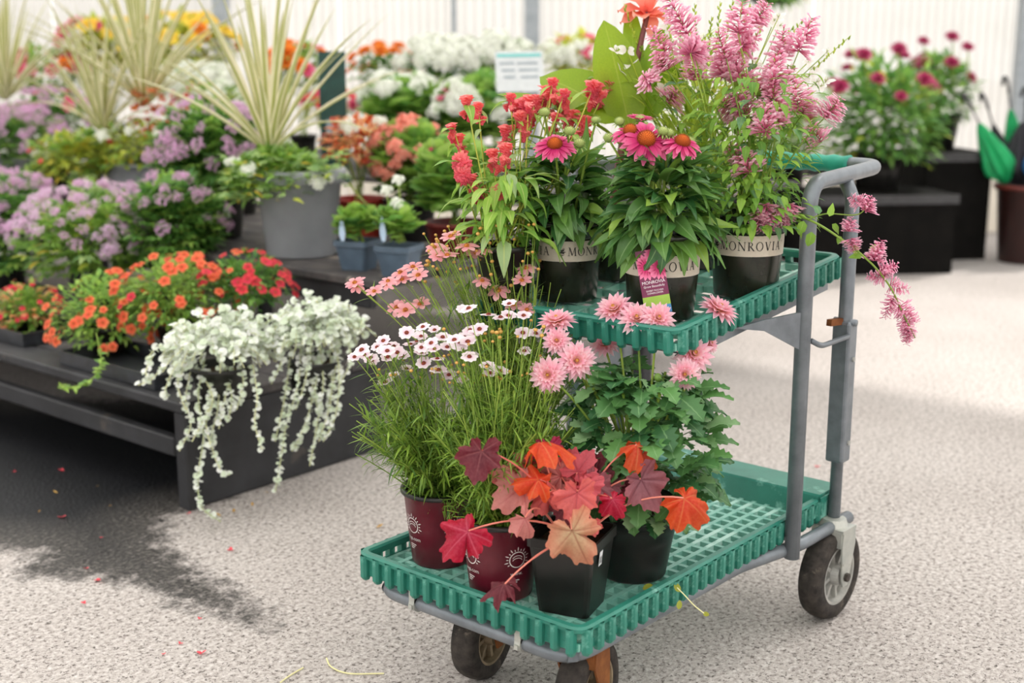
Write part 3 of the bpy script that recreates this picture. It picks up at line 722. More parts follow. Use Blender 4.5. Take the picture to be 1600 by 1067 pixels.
def heuchera_mat(name, edge, mid, vein, tr=.35):
    m, nt, bs, out = base_mat(name); L = nt.links
    a_ = N(nt, 'ShaderNodeAttribute', attribute_name='lc'); sp = N(nt, 'ShaderNodeSeparateXYZ'); L.new(a_.outputs['Vector'], sp.inputs[0])
    nz = noise(nt, 2.2, 4, .6)
    col = mixc(nt, math_n(nt, 'MULTIPLY', sp.outputs[1], math_n(nt, 'ADD', nz, .35)), mid, edge)
    fine = ramp(nt, noise(nt, 9, 3, .6), [(.45, '000000'), (.6, 'ffffff')]); col = mixc(nt, math_n(nt, 'MULTIPLY', fine, .18), col, vein)
    col = mixc(nt, math_n(nt, 'MULTIPLY', ramp(nt, sp.outputs[0], [(0, 'ffffff'), (.035, '000000')]), .7), col, vein)
    L.new(col, bs.inputs['Base Color']); bs.inputs['Roughness'].default_value = .42; bs.inputs['Specular IOR Level'].default_value = .4
    bump(nt, bs, noise(nt, 14, 3), .25, .02)
    t = N(nt, 'ShaderNodeBsdfTranslucent'); L.new(col, t.inputs[0]); mx = N(nt, 'ShaderNodeMixShader'); mx.inputs[0].default_value = tr
    L.new(bs.outputs[0], mx.inputs[1]); L.new(t.outputs[0], mx.inputs[2]); L.new(mx.outputs[0], out.inputs[0]); return m
HM = {'burg': heuchera_mat('heuchera_burgundy', '7a2c38', '5a1a28', '9b5a5e'), 'orange': heuchera_mat('heuchera_orange', 'f0642e', 'e03a2c', 'f5955c', .5),
      'magenta': heuchera_mat('heuchera_magenta', 'b01f4c', '9c1a4c', 'd05a7c', .45), 'crimson': heuchera_mat('heuchera_crimson', 'c81838', 'b41240', 'e0647c', .45),
      'rose': heuchera_mat('heuchera_rose', 'd8606a', 'c8525e', 'a03848'), 'pale': heuchera_mat('heuchera_pale_pink', 'd98c84', 'c8807c', 'b05058'),
      'coral': heuchera_mat('heuchera_coral', 'e4746c', 'd86468', 'b04450'), 'dusty': heuchera_mat('heuchera_dusty', 'a8626a', '96606a', '6a2c3c'),
      'tan': heuchera_mat('heuchera_tan', 'd8846a', 'c8b48c', 'a8644c')}
D_H = onz(893, 945, LZ)
heu = Plant('heuchera', 'red and orange leaved heuchera in a square black pot', D_H)
HANG = math.atan2(-D_H[1], -D_H[0]) + math.radians(-24)
sqpot(heu, .128, .098, .148, black_pot, HANG + math.pi / 4 * 0 + .05)
HMESH = {}
def hmesh(cname, k):
    if (cname, k) not in HMESH:
        HMESH[(cname, k)] = mesh_of('leaf', heuchera_leaf((.10, -.25, .30, -.45)[k], (.16, .22, .2, .28)[k], k + 1), HM[cname])
    return HMESH[(cname, k)]
pet_m = leafmat('heuchera_stalk', 'b0585a', 'd98c84', tr=.1)
crown = D_H + V(0, 0, .150)
c6 = lambda x, y: (680 + x / 2.9646, 640 + y / 2.9646)
# (crop px of leaf centre, radius px, colour, shape, direction of the leaf tip on screen (right, up), facing: toward camera, up; depth offset)
for x, y, r, cn, k, tipx, tipy, fc, fu, dd in [
    (205,235,112,'burg',0, -.2,-.9, .8,.5, -.12), (530,150,118,'orange',3, .9,.1, -.1,1., -.01), (530,205,80,'magenta',1, .1,-1, .9,-.2, .01), (625,255,84,'rose',0, .3,.9, .8,.5, .04),
    (745,275,84,'burg',0, .2,.9, .8,.4, .06), (440,325,100,'orange',1, -.8,.0, .6,.8, -.03), (370,385,128,'pale',0, -.7,-.5, .7,.7, .0), (655,430,112,'coral',0, -.1,-1, .85,.5, -.05),
    (705,345,76,'rose',1, .5,.4, .6,.7, -.02), (975,365,122,'dusty',0, .3,-.6, .9,.3, .02), (1190,440,116,'orange',3, .85,-.6, .5,.45, .0), (970,185,98,'orange',3, .9,-.5, .4,.6, .02),
    (835,440,72,'crimson',3, .5,-.9, .25,.5, -.04), (660,610,140,'tan',1, .45,-.9, .8,.35, -.10), (115,600,125,'crimson',1, -.7,-.6, .7,.45, -.08), (430,530,84,'pale',1, .2,-.4, .5,.8, -.06),
    (285,812,92,'burg',3, -1,-.15, .2,.8, -.08), (735,545,46,'coral',0, .1,-.7, .8,.4, -.06), (545,335,84,'pale',0, .6,-.3, .6,.8, .03), (810,345,84,'dusty',0, .7,.2, .5,.8, .05), (600,330,70,'crimson',0, 0,.5, .5,.9, .06), (490,250,80,'burg',0, -.5,.5, .6,.7, .07),
    (560,280,95,'pale',1, -.4,.6, .7,.6, .02), (680,260,90,'rose',0, .5,.6, .7,.5, .03), (420,260,80,'rose',0, -.6,.6, .7,.5, .05), (760,370,90,'dusty',0, .5,-.3, .8,.4, .02), (500,420,90,'coral',1, -.4,-.6, .7,.5, -.02), (860,330,85,'burg',0, .6,.3, .7,.5, .06), (600,480,70,'burg',0, -.2,-.8, .6,.5, -.01), (330,320,80,'coral',0, -.8,.2, .6,.7, .03)]:
    px, py = c6(x, y); D = depth(crown) + dd - .055; s = r / 2.9646 * D / F_PX * 1.24; c = at(px, py, D)
    tip = nrm(RT * tipx + CAM_U * tipy + FW * rnd(-.2, .2)); nv = nrm(-CAM_C * fc + V(0, 0, 1) * fu + RT * rnd(-.2, .2))
    nv = nrm(nv - tip * (nv @ tip) * .8); b = c - tip * s * .35
    o = heu.put('leaf', hmesh(cn, k), frame(b, tip, nv, s)); 
    root = crown + V(rnd(-.02, .02), rnd(-.02, .02), -.02); mid = (root + b) / 2 + V(0, 0, .04 + .02 * rnd()) - tip * .02
    if y > 780: mid = root * .45 + b * .55 - CAM_C * .06 + V(0, 0, .03)
    pm = MB(); pm.tube(bez(root, mid, b + nv * .001, 12), [.0022] * 6 + [.0016] * 6, 6, False); heu.mb('leaf_stalk', pm, pet_m)
# small price sticker on the pot
_ns = [V(math.cos(HANG + .05 + k * math.pi / 2), math.sin(HANG + .05 + k * math.pi / 2), 0) for k in range(4)]
_n = max((n for n in _ns if n @ FW < -.05), key=lambda n: n @ RT); _t = np.cross(V(0, 0, 1), _n); _c = D_H + _n * .0635 + V(0, 0, .112) - _t * .022
stk = MB(); stk.add([_c + _t * a * .008 + V(0, 0, b * .014) + _n * (.0008 + b * .0014) for a, b in ((-1, -1), (1, -1), (1, 1), (-1, 1))], [(0, 1, 2, 3)]); _s = heu.mb('price_sticker', stk, solid('sticker_white', 'e4e6ea', 'f0f0f2', .4), None, False)
for k in range(7):
    bc = MB(); x0 = -.006 + k * .0018; bc.add([_c + _t * a + V(0, 0, b) + _n * (.0012 + b * .1) for a, b in ((x0, -.010), (x0 + .0008, -.010), (x0 + .0008, .004), (x0, .004))], [(0, 1, 2, 3)]); heu.mb('bar_line', bc, ink_m, _s, False)
# ---------------------------------------------------------------- dahlia
dah_leaf = leafmat('dahlia_leaf', '2a5638', '5a8a52', '7faa70', .30, .38, .10, tint='86a878')
dah_pet = petalmat('dahlia_petal', [(0, 'f4b860'), (.22, 'fad2a4'), (.5, 'fbccd2'), (1, 'fee6ec')], .42, vary='fbb0cc')
dah_c = petalmat('dahlia_heart', [(0, 'e09048'), (1, 'f4c878')], .3)
E_BASE = onz(988, 893, LZ)
dah = Plant('dahlia', 'dahlia with pink flowers and dark toothed leaves in a round black pot', E_BASE)
pot(dah, .090, .066, .150, black_pot, .008, .034)
def dahlia_head(seed, open_=1.0):
    random.seed(seed)
    return petals([(15, .036, .0125, -.12, .1, .004, 0), (15, .033, .0125, .12 * open_, -.1, .004, .5), (14, .028, .0115, .36, -.25, .003, .2), (12, .022, .010, .62, -.4, .002, .7), (9, .014, .008, .95, -.5, .001, .1)], POINTED, 5, 3, .45, .05)
DH = [mesh_of('flower', dahlia_head(s), dah_pet) for s in (1, 2, 3)]
DHC = mesh_of('flower_center', join([xf(ball(.0045, 9, 6, .9), trn(0, 0, .006))] + [xf(leaf(.010, .004, POINTED, 3, -.6, .3), rotm('Z', k * 2.4) @ trn(0, .002, .003) @ rotm('X', 1.1)) for k in range(12)]), dah_c)
calyx_m = leafmat('calyx', '3f6a35', '6b8f45', tr=.1)
CAL = mesh_of('calyx', join([xf(leaf(.016, .009, OVAL, 3, .9, .1), rotm('Z', k * 1.05) @ trn(0, .002, -.004) @ rotm('X', -.1)) for k in range(6)] + [xf(ball(.006, 8, 5, .8), trn(0, 0, -.004))]), calyx_m)
def dahlia_leaf(seed):
    random.seed(seed); out = [tubearr([(0, -.5, -.05), (0, 0, 0), (0, .4, 0)], .012, 4)]
    for (bx, by, a, s) in ((0, .38, 0, 1.0), (-.02, .18, 1.05, .72), (.02, .18, -1.05, .72)):
        out.append(xf(leaf(1.0, .60, OVAL, 11, rnd(.3, .9), .25, .14, 3, .24), trn(bx, by, 0) @ rotm('Z', a) @ rotm('Y', rnd(-.3, .3)) @ scl(s)))
    return join(out)
DL = [mesh_of('leaf', dahlia_leaf(s), dah_leaf) for s in (1, 2, 3, 4)]
random.seed(11); st = MB(); dtop = E_BASE + V(0, 0, .14); DD = depth(E_BASE + V(0, 0, .35))
c2 = lambda x, y: (780 + x / 3.5575, 340 + y / 3.5575)
for x, y, r, f_r, f_u, f_c, dd in [(640,510,112,-.35,.75,.6,.02), (765,560,100,-.1,.55,.75,-.02), (885,560,98,.15,.45,.85,-.04), (320,575,108,-.2,1.,.25,.0), (320,685,80,-.1,.3,.8,-.03), (430,795,108,.1,.15,1,-.05), (270,875,104,-.15,.1,1,-.07),
                                 (1220,510,115,.45,.9,.25,.02), (1080,755,118,.3,.3,.9,-.02), (1030,870,90,.05,.0,1,-.06), (585,705,86,-.1,.7,.5,.10), (1170,700,60,.6,.3,.5,.02)]:
    px, py = c2(x, y); D = DD + dd; tip = at(px, py, D); nv = nrm(RT * f_r + V(0, 0, 1) * f_u - CAM_C * f_c); s = r / 3.5575 * D / F_PX / .036
    o = dah.put('flower', random.choice(DH), framez(tip, nv, s, rnd(0, 6))); sub('flower_center', DHC, o); sub('calyx', CAL, o)
    b = dtop + V(rnd(-.03, .03), rnd(-.03, .03), 0); mid = b + (tip - b) * V(.45, .45, .7); mb = MB(); mb.tube(bez(b, mid, tip - nv * .006, 10), [.0032] * 5 + [.0024] * 5, 6, False); dah.mb('stem', mb, stem_g)
for px, py in ((905, 715), (982, 662), (1028, 590), (958, 628)):
    q = at(px, py, DD - .03); dah.put('bud', mesh_of('bud', ball(.008, 9, 6, 1.1), calyx_m), framez(q, V(.1, .1, 1))); mb = MB(); mb.tube(bez(dtop, (dtop + q) / 2 + V(0, 0, .05), q, 8), .0018, 5, False); dah.mb('stem', mb, stem_g)
for i in range(170):
    a = rnd(0, 6.28); h = rnd() ** .8; rr = .055 + .085 * math.sin(math.pi * min(1, .18 + .75 * h)); z = .0 + h * .27
    pos = dtop + V(rr * math.cos(a) * .75 + .01, rr * math.sin(a) * .75 - .01, z); d = nrm(V(math.cos(a), math.sin(a), rnd(-.5, .55)))
    dah.put('leaf', DL[i % 4], frame(pos, d, V(0, 0, 1) - CAM_C * rnd(0, .4), rnd(.046, .074)))
st = MB()
for i in range(9):
    a = i * .7; st.tube(bez(dtop + V(.02 * math.cos(a), .02 * math.sin(a), 0), dtop + V(.04 * math.cos(a), .04 * math.sin(a), .15), dtop + V(.10 * math.cos(a), .10 * math.sin(a), .25), 6), .003, 5, False)
dah.mb('stems', st, stem_g, kind='stuff')

# ---------------------------------------------------------------- plants on the upper tray
def on_upper(px, py):
    d = ray(px, py); t = (.752 - .032 - TILT * 1.972 - CAM_H) / (d[2] - TILT * d[0]); return CAM_O + d * t
def branded_pot(p, da=0., word='MONROVIA® *MONROVIA®', fwd=.05):
    """dark nursery pot with a printed cream band"""
    rt, rb, h = .080, .066, .172; pot(p, rt, rb, h, olive_pot, .010, .012); rz = lambda z: (rb + rt) / 2 + ((rt - rb) / 2 - .0035) * (z - h / 2) / (h / 2 - .012) + .0008
    z0, z1 = .090, .133; mb = MB(); mb.lathe([(rz(z0) + .0004, z0), (rz(z1) + .0004, z1)], 48, p.o); b = p.mb('label_band', mb, band_m)
    pot_text(p, b, word, rz, .1025, .0180, cam_ang(p.o) + da, ink_m, .12)
ech_leaf = leafmat('coneflower_leaf', '30603a', '6a9648', '8cb070', .30, .30, .10, tint='8fb04a', gain=1.15)
ray_m = petalmat('coneflower_ray', [(0, 'b02060'), (.5, 'd8407e'), (1, 'f08ab0')], .3, vary='c8286c')
cone_m = petalmat('coneflower_cone', [(0, '5a2410'), (.5, '8c3a16'), (1, 'd96a24')], .05, .7)
gcone_m = petalmat('green_cone', [(0, '6f8a45'), (.6, 'a3b56a'), (1, 'c9cf8a')], .1, .7)
EL = [mesh_of('leaf', leaf(1, w, LANCE, 7, dr, .25, wv, 5), ech_leaf) for w, dr, wv in ((.42, .8, .10), (.46, 1.2, .14), (.38, .5, .08), (.44, 1.6, .12))]
def cone_arr(r, h, n=90, spike=.0035):
    out = [ball(1, 12, 8, 1)]; out[0] = xf(out[0], scl(r, r, h))
    for i in range(n):
        z = 1 - (i + .5) / n * 1.15; q = math.sqrt(max(0, 1 - z * z)); a = i * 2.39996; d = V(q * math.cos(a), q * math.sin(a), z); b = d * V(r, r, h) * .96; nn = nrm(d + V(0, 0, .35))
        t1 = nrm(np.cross(nn, V(.3, .2, .9))); t2 = np.cross(nn, t1); w = .0008
        out.append((np.array([b + t1 * w, b - t1 * .5 * w + t2 * w, b - t1 * .5 * w - t2 * w, b + nn * spike]), [(0, 1, 3), (1, 2, 3), (2, 0, 3)], np.array([(0, .2, 0)] * 3 + [(0, 1, 0)])))
    return join(out)
random.seed(5)
RAYS = [mesh_of('flower', petals([(20, .036, .0092, -.10, .35, .007, 0), (16, .031, .0085, .02, .3, .006, .5)], PETAL, 5, 3, .35, .08), ray_m), mesh_of('flower', petals([(20, .034, .0092, -.25, .3, .007, 0), (15, .030, .0085, -.1, .3, .006, .5)], PETAL, 5, 3, .35, .1), ray_m)]
YOUNG = mesh_of('flower', petals([(22, .024, .006, .35, .3, .007, 0), (16, .020, .006, .5, .3, .006, .5)], PETAL, 4, 3, .35, .08), ray_m)
CONE = mesh_of('flower_cone', xf(cone_arr(.0145, .0125, 150, .0032), trn(0, 0, .001)), cone_m)
GBUD = mesh_of('green_bud', join([cone_arr(.0105, .0085, 70, .0035)] + [xf(leaf(.012, .004, LANCE, 3, .7, .2), rotm('Z', k * .7) @ trn(0, .007, -.005) @ rotm('X', -.1)) for k in range(9)]), gcone_m)
def coneflower(label, base, n, flowers, young, buds, seed, rx=1.0, da=0., word='MONROVIA® *MONROVIA®', fwd=.05):
    p = Plant('coneflower', label, base); branded_pot(p, da, word); random.seed(seed); top = p.o + V(0, 0, .160); D0 = depth(top + V(0, 0, .1))
    def stem(tip, dn):
        mb = MB(); b = top + V(rnd(-.03, .03), rnd(-.03, .03), 0); mb.tube(bez(b, b + (tip - b) * V(.5, .5, .6), tip - dn * .004, 8), [.003] * 4 + [.0024] * 4, 6, False); p.mb('stem', mb, stem_g)
    for x, y, r, fr_, fu, fc, k in flowers:
        tip = at(x, y, D0 - fwd + rnd(-.02, .02)); nv = nrm(RT * fr_ + V(0, 0, 1) * fu - CAM_C * fc); o = p.put('flower', RAYS[k], framez(tip, nv, r * D0 / F_PX / .041, rnd(0, 6))); sub('flower_cone', CONE, o); stem(tip, nv)
    for x, y, r, fr_, fu, fc in young:
        tip = at(x, y, D0); nv = nrm(RT * fr_ + V(0, 0, 1) * fu - CAM_C * fc); o = p.put('flower', YOUNG, framez(tip, nv, r * D0 / F_PX / .028, rnd(0, 6))); sub('flower_cone', GBUD, o); stem(tip, nv)
    for x, y in buds:
        tip = at(x, y, D0 - fwd + .02 + rnd(-.05, .05)); nv = nrm(V(rnd(-.2, .2), rnd(-.2, .2), 1) - CAM_C * .25); p.put('green_bud', GBUD, framez(tip, nv, rnd(.85, 1.15), rnd(0, 6))); stem(tip, nv)
    for i in range(n):
        a = rnd(0, 6.28); h = rnd(); r0 = .025 + .05 * (1 - h) * rnd(.5, 1.1); z = .0 + h * .135
        el = -.35 + 1.25 * h + rnd(-.3, .3); pos = top + V(r0 * math.cos(a) * rx, r0 * math.sin(a) * rx, z)
        d = V(math.cos(a) * math.cos(el), math.sin(a) * math.cos(el), math.sin(el)); p.put('leaf', EL[i % 4], frame(pos, d, V(0, 0, 1) + V(rnd(-.7, .7), rnd(-.7, .7), 0), rnd(.062, .105)))
    return p
UL = on_upper(884, 466); UC = on_upper(1032, 494); UR = on_upper(1164, 460)
def snap(b): return V(b[0], b[1], upper_floor(b[0]) + .001)
echL = coneflower('leafy coneflower in a dark banded pot with one open pink flower', snap(UL), 170, [(867, 226, 32, -.05, .75, .6, 0)], [], [(905, 224), (851, 176), (931, 188), (890, 205)], 3, .9, -.16, fwd=.11)
echC = coneflower('large coneflower with a tilted picture tag in a dark banded pot', snap(UC), 240, [(1010, 218, 40, .05, .55, .8, 0), (1066, 222, 34, .2, .8, .5, 1), (985, 205, 32, -.1, .8, .4, 1)], [(1000, 186, 20, .1, 1, .15)], [(952, 216), (970, 214), (1058, 228), (1078, 222), (1022, 262), (1045, 208), (1036, 205), (968, 190)], 4, 1.1, .14, 'MONROVIA®')
# picture tag pushed into the pot
tg = thing('plant_tag', 'purple and pink picture tag stuck in the middle banded pot', 'tag'); 
card_m = solid('tag_card', '6a1440', '7a1a4c', .35, 40); pic_m = petalmat('tag_print_pink', [(0, 'a01850'), (.4, 'e0407c'), (1, 'f590b4')], .0, .35); lime = solid('tag_lime', '8fb33a', '9cbf48', .35, 40); blue = solid('tag_blue', '3f86b8', '4a92c4', .35); prt = solid('tag_white_print', 'f0e6ea', None, .4)
TP = at(1021, 440, depth(UC + V(0, 0, .1)) - .088); TW, THH = .052, .125
ty = nrm(CAM_U * 1 + RT * -.17); tz = nrm(-CAM_C + RT * -.12); tx = nrm(np.cross(ty, tz)); tz = np.cross(tx, ty)
TM = np.eye(4); TM[:3, 0] = tx; TM[:3, 1] = ty; TM[:3, 2] = tz; TM[:3, 3] = TP; tg.matrix_world = Matrix(TM.tolist())
def flat(name, polys, m, z=.0009, parent=tg, lc=None, kind=None):
    mb = MB()
    for P in polys: mb.add([(x, y, z) for x, y in P], [tuple(range(len(P)))], None if lc is None else [(0, lc(x, y), 0) for x, y in P])
    o = mb.build(name, m, parent)
    if kind: o['kind'] = kind
    return o
cb = MB(); cb.box((-TW/2, -THH/2, -.0006), (TW/2, THH/2, .0006)); card = cb.build('card', card_m, tg)
flat('lime_stripe', [[(-TW/2, -.047), (TW/2, -.047), (TW/2, -.028), (-TW/2, -.028)]], lime); flat('blue_stripe', [[(-TW/2, -THH/2), (TW/2, -THH/2), (TW/2, -.047), (-TW/2, -.047)]], blue)
for (cx_, cy_, R_) in ((-.008, .030, .026), (.017, .026, .024), (.010, .052, .02)):
    P = []
    for k in range(17):
        a = k * 2 * math.pi / 17
        for dr_ in (0,):
            lp = [(cx_ + (q[0]) , cy_ + (q[1])) for q in leafpoly(R_*.2*math.cos(a), R_*.2*math.sin(a), a, R_*.85, R_*.34, 5)]
            lp = [(min(TW/2, max(-TW/2, x)), min(THH/2, max(-.018, y))) for x, y in lp]; P.append(lp)
    flat('printed_flower', P, pic_m, .0009 + .0001 * cx_ * 100, lc=lambda x, y: math.hypot(x - cx_, y - cy_) / R_, kind='stuff')
    flat('printed_flower_center', [[(cx_ + R_*.26*math.cos(t), cy_ + R_*.26*math.sin(t)) for t in np.linspace(0, 6.28, 14)[:-1]]], solid('tag_brown', '4a2410', '6a3a14', .4), .0014)
for txt, sz, y in (('MONROVIA', .0085, -.0035), ('Grow Beautifully', .0060, -.0105), ('SWEET FUCHSIA', .0046, -.0185), ('CONEFLOWER', .0046, -.0235)):
    v, f, l = font_mesh(txt, sz, None); v[:, 1] += y; v[:, 2] = .0012; o = link('printed_text', make_mesh('printed_text', v, f, l, prt), tg); o['kind'] = 'stuff'

# ---- agastache
ag_leaf = leafmat('hyssop_leaf', '4f8034', '8cb44c', 'a8c470', .45, .5, .08, tint='6f9a72')
ag_pet = petalmat('hyssop_floret', [(0, 'c05078'), (.35, 'e880a8'), (.7, 'fac4dc'), (1, 'fff0f6')], .5, vary='f8a8cc')
AL = [mesh_of('leaf', leaf(1, .52, LANCE, 6, dr, .2, .08, 3, .05), ag_leaf) for dr in (.4, .9, 1.4)]
def floret(L):
    out = []; mb = MB(); r0 = .06; pts = [(0, 0, 0), (0, .45, .03), (0, .8, .06)]
    v = []; l = []
    for t, r in ((0, .05), (.5, .055), (.8, .10)):
        for k in range(5): a = k * 1.2566; v.append((r * math.cos(a), t, r * math.sin(a) + t * .08)); l.append((0, t, 0))
    f = [(j*5+k, j*5+(k+1) % 5, (j+1)*5+(k+1) % 5, (j+1)*5+k) for j in range(2) for k in range(5)]
    out.append((np.array(v), f, np.array(l)))
    for k in range(4):
        lf = leaf(.44, .28, OVAL, 2, .6, .1); lf = (lf[0], lf[1], lf[2] * V(1, .3, 1) + V(0, .75, 0)); out.append(xf(lf, trn(0, .78, .06) @ rotm('Y', k * 1.57) @ rotm('X', .7)))
    return xf(join(out), scl(L))
def spike(seed, n, dens=1.0):
    """flower spike along +Z, unit length"""
    random.seed(seed); out = []; fl = [floret(1.0)]; nw = int(n)
    for j in range(nw):
        t = (j + .3) / nw; sz = (1 - .55 * t) * .20
        for k in range(int(6 * dens) if t < .8 else 4):
            a = rnd(0, 6.28); el = rnd(.1, .9); d = V(math.cos(a) * math.cos(el), math.sin(a) * math.cos(el), math.sin(el))
            out.append(xf(fl[0], frame(V(0, 0, t + rnd(-.02, .02)) + d * .01, d, V(0, 0, 1), sz * rnd(.7, 1.15))))
    return join(out)
SPK = [mesh_of('flower_spike', spike(s, n, d), ag_pet) for s, n, d in ((1, 11, 1.9), (2, 10, 1.8), (3, 12, 2.0), (4, 9, 1.7))]
ag = Plant('pink_hyssop', 'tall hyssop with airy pink flower spikes and one trailing stem in a dark banded pot', snap(UR))
branded_pot(ag, .06, '*MONROVIA®'); random.seed(21); atop = ag.o + V(0, 0, .160); AD = depth(atop)
c4 = lambda x, y: (1000 + x / 3.5575, y / 3.5575)
lfn = 0
SPL = [((130,-60),(270,190)), ((60,150),(150,310)), ((100,300),(150,390)), ((290,170),(300,330)), ((310,290),(300,450)), ((430,170),(480,330)), ((450,290),(470,430)), ((570,0),(545,190)), ((550,150),(560,330)), ((520,300),(560,440)), ((720,10),(620,140)),
       ((960,90),(880,290)), ((800,150),(780,330)), ((760,290),(750,470)), ((740,420),(740,600)), ((860,450),(880,600)), ((930,520),(900,640)), ((520,500),(600,640)), ((440,560),(560,620)), ((690,570),(700,740)), ((780,560),(760,700)), ((640,430),(660,520)), ((1120,540),(1020,660)), ((930,690),(1010,790)),
       ((480,800),(600,930)), ((560,830),(610,960)), ((220,500),(150,570)), ((20,420),(60,470)), ((600,650),(620,760)), ((650,200),(560,260)), ((340,240),(280,300)), ((820,360),(830,480))]
for k, ((x0, y0), (x1, y1)) in enumerate(SPL):
    D = AD + rnd(-.10, .08); tp = at(*c4(x0, y0), D); bt = at(*c4(x1, y1), D + rnd(-.02, .02)); ax = tp - bt; L = np.linalg.norm(ax)
    M = framez(bt, ax, 1, rnd(0, 6)); S = np.diag([.155 if L < .15 else .17, .155 if L < .15 else .17, L, 1]); wdt = rnd(.15, .20); S[0, 0] = S[1, 1] = wdt
    o = ag.put('flower_spike', SPK[k % 4], M @ S)
    b = atop + V(rnd(-.04, .04), rnd(-.04, .04), 0); mid = b * .45 + bt * .55 + V(0, 0, .03); path = bez(b, mid, bt, 9) + [bt + ax * .5, tp - ax * .05]; mb = MB(); mb.tube(path, [.0017] * 7 + [.0012] * 4, 5, False); ag.mb('stem', mb, stem_g)
    for i in range(4):
        q = path[1 + (i * 2 + k) % 7]; a = rnd(0, 6.28)
        for s_ in (0, math.pi): ag.put('leaf', AL[lfn % 3], frame(q, V(math.cos(a + s_), math.sin(a + s_), rnd(-.1, .5)), V(0, 0, 1) - CAM_C * rnd(-.2, .6), rnd(.020, .040))); lfn += 1
# leafy bushy base
for i in range(0):
    pass
bm = MB()
for i in range(900):
    a = rnd(0, 6.28); h = rnd(); r = .12 * math.sqrt(rnd()) + .01; pos = atop + V(r * math.cos(a), r * math.sin(a), -.005 + h * h * .30); bm.add(*xf(leaf(1, .5, LANCE, 4, rnd(.3, 1.2), .2), frame(pos, V(math.cos(a), math.sin(a), rnd(-.6, .7)), V(0, 0, 1), rnd(.02, .042))))
ag.mb('foliage', bm, ag_leaf, kind='stuff')
for px, py, s_ in ((1196, 318, .05), (1222, 322, .05), (1186, 330, .045), (1236, 318, .04), (1205, 335, .04)):
    q = at(px, py, AD - .09); M = framez(q, V(rnd(-.3, .3), rnd(-.3, .3), -1), 1) @ np.diag([.13, .13, s_, 1]); ag.put('flower_spike', SPK[int(px) % 4], M)
# trailing stem to the right, in front of the posts
TR = [at(x, y, d) for x, y, d in ((1190, 352, AD - .03), (1228, 336, AD - .08), (1268, 345, AD - .12), (1318, 376, AD - .15), (1362, 412, AD - .16), (1392, 450, AD - .16), (1412, 492, AD - .16), (1430, 528, AD - .16))]
tpath = smooth_path(TR, 5); mb = MB(); mb.tube(tpath, [.0030 - .0018 * i / len(tpath) for i in range(len(tpath))], 6, False); ag.mb('trailing_stem', mb, stem_g)
tr2 = smooth_path([at(x, y, AD - .12) for x, y in ((1262, 343), (1290, 334), (1330, 336), (1346, 332), (1356, 318))], 5); mb = MB(); mb.tube(tr2, .0014, 5, False); ag.mb('trailing_stem', mb, stem_g)
for px, py, dx, dy, L, w in ((1352, 330, .4, 1, .032, .11), (1345, 318, -.6, .4, .026, .10), (1330, 372, .2, -1, .03, .1), (1326, 362, .2, .8, .03, .1), (1366, 408, .3, 1, .045, .11), (1376, 424, .9, .4, .036, .1), (1383, 432, -.9, .0, .036, .1), (1398, 462, -.4, -.8, .05, .1), (1404, 478, .6, -.6, .05, .11), (1414, 498, .2, -1, .045, .1), (1422, 512, -.3, -1, .035, .09), (1390, 445, .8, -.2, .04, .1)):
    q = at(px, py, AD - .155); ag.put('flower_spike', SPK[(px + py) % 4], framez(q, RT * dx + CAM_U * dy, 1, rnd(0, 6)) @ np.diag([w, w, L, 1]))
for px, py, dx, dy, s_ in ((1268, 362, -.1, -1, .042), (1256, 345, -.3, -1, .04), (1300, 350, .6, -.5, .03), (1296, 338, .2, .7, .03), (1360, 395, .8, .9, .034), (1335, 382, .2, -.8, .03), (1280, 335, -.2, 1, .032), (1348, 400, -.9, .1, .03), (1310, 368, .3, -.9, .026)):
    ag.put('leaf', AL[px % 3], frame(at(px, py, AD - .135), RT * dx + CAM_U * dy, -CAM_C + V(0, 0, .5), s_))

# ---- celosia
cel_leaf = leafmat('celosia_leaf', '5f9440', '9cc060', 'd6e08a', .45, .45, .12, tint='a9c48a')
cel_m = petalmat('celosia_plume', [(0, 'dc3c64'), (.5, 'f67c94'), (1, 'fdc0b8')], .5, .7, vary='fa948c')
def crest(seed, sz=1.0):
    rg = random.Random(seed); a, b, c = rg.uniform(5, 7), rg.uniform(6, 9), rg.uniform(0, 6)
    def bf(d): return .78 + .26 * math.sin(a * 2 * d[0] + c + 2.2 * math.sin(b * d[2])) * math.cos(b * d[1] + 2 * math.sin(a * d[0])) + .10 * math.sin(31 * d[0] + 27 * d[2] + 23 * d[1])
    return ball(1, 46, 30, sz, (0, 0, 0), bf)
def plume(seed):
    """ruffled plume along +Z, unit height"""
    rg = random.Random(seed); v = []; l = []; n, m = 18, 16
    for j in range(m + 1):
        t = j / m; R = (.12 + .24 * t ** 1.4) * (1 if t < .9 else .75) * (.25 if j == m else 1)
        for i in range(n):
            a = 2 * math.pi * i / n; q = R * (1 + .55 * math.sin(a * 6 + j * 2.1 + seed) * (.3 + t) + rg.uniform(-.38, .38)); v.append((q * math.cos(a), q * math.sin(a), t + .06 * math.sin(a * 4 + seed) * t)); l.append((0, t * .7 + .3 * rg.random(), 0))
    return np.array(v), [(j*n+i, j*n+(i+1) % n, (j+1)*n+(i+1) % n, (j+1)*n+i) for j in range(m) for i in range(n)] + [tuple(m*n+i for i in range(n))], np.array(l)
CR = [mesh_of('flower_crest', crest(s, 1.25), cel_m, False) for s in (1, 2)]; PL = [mesh_of('flower_plume', plume(s), cel_m, False) for s in (1, 2, 3)]
CLF = [mesh_of('leaf', leaf(1, w, LANCE, 6, dr, .22, .08, 3), cel_leaf) for w, dr in ((.34, .5), (.38, 1.0), (.3, 1.5))]
cel = Plant('celosia', 'celosia with ruffled coral red plumes in a dark pot at the cart tray edge', snap(V(2.012, 1.726, 0)))
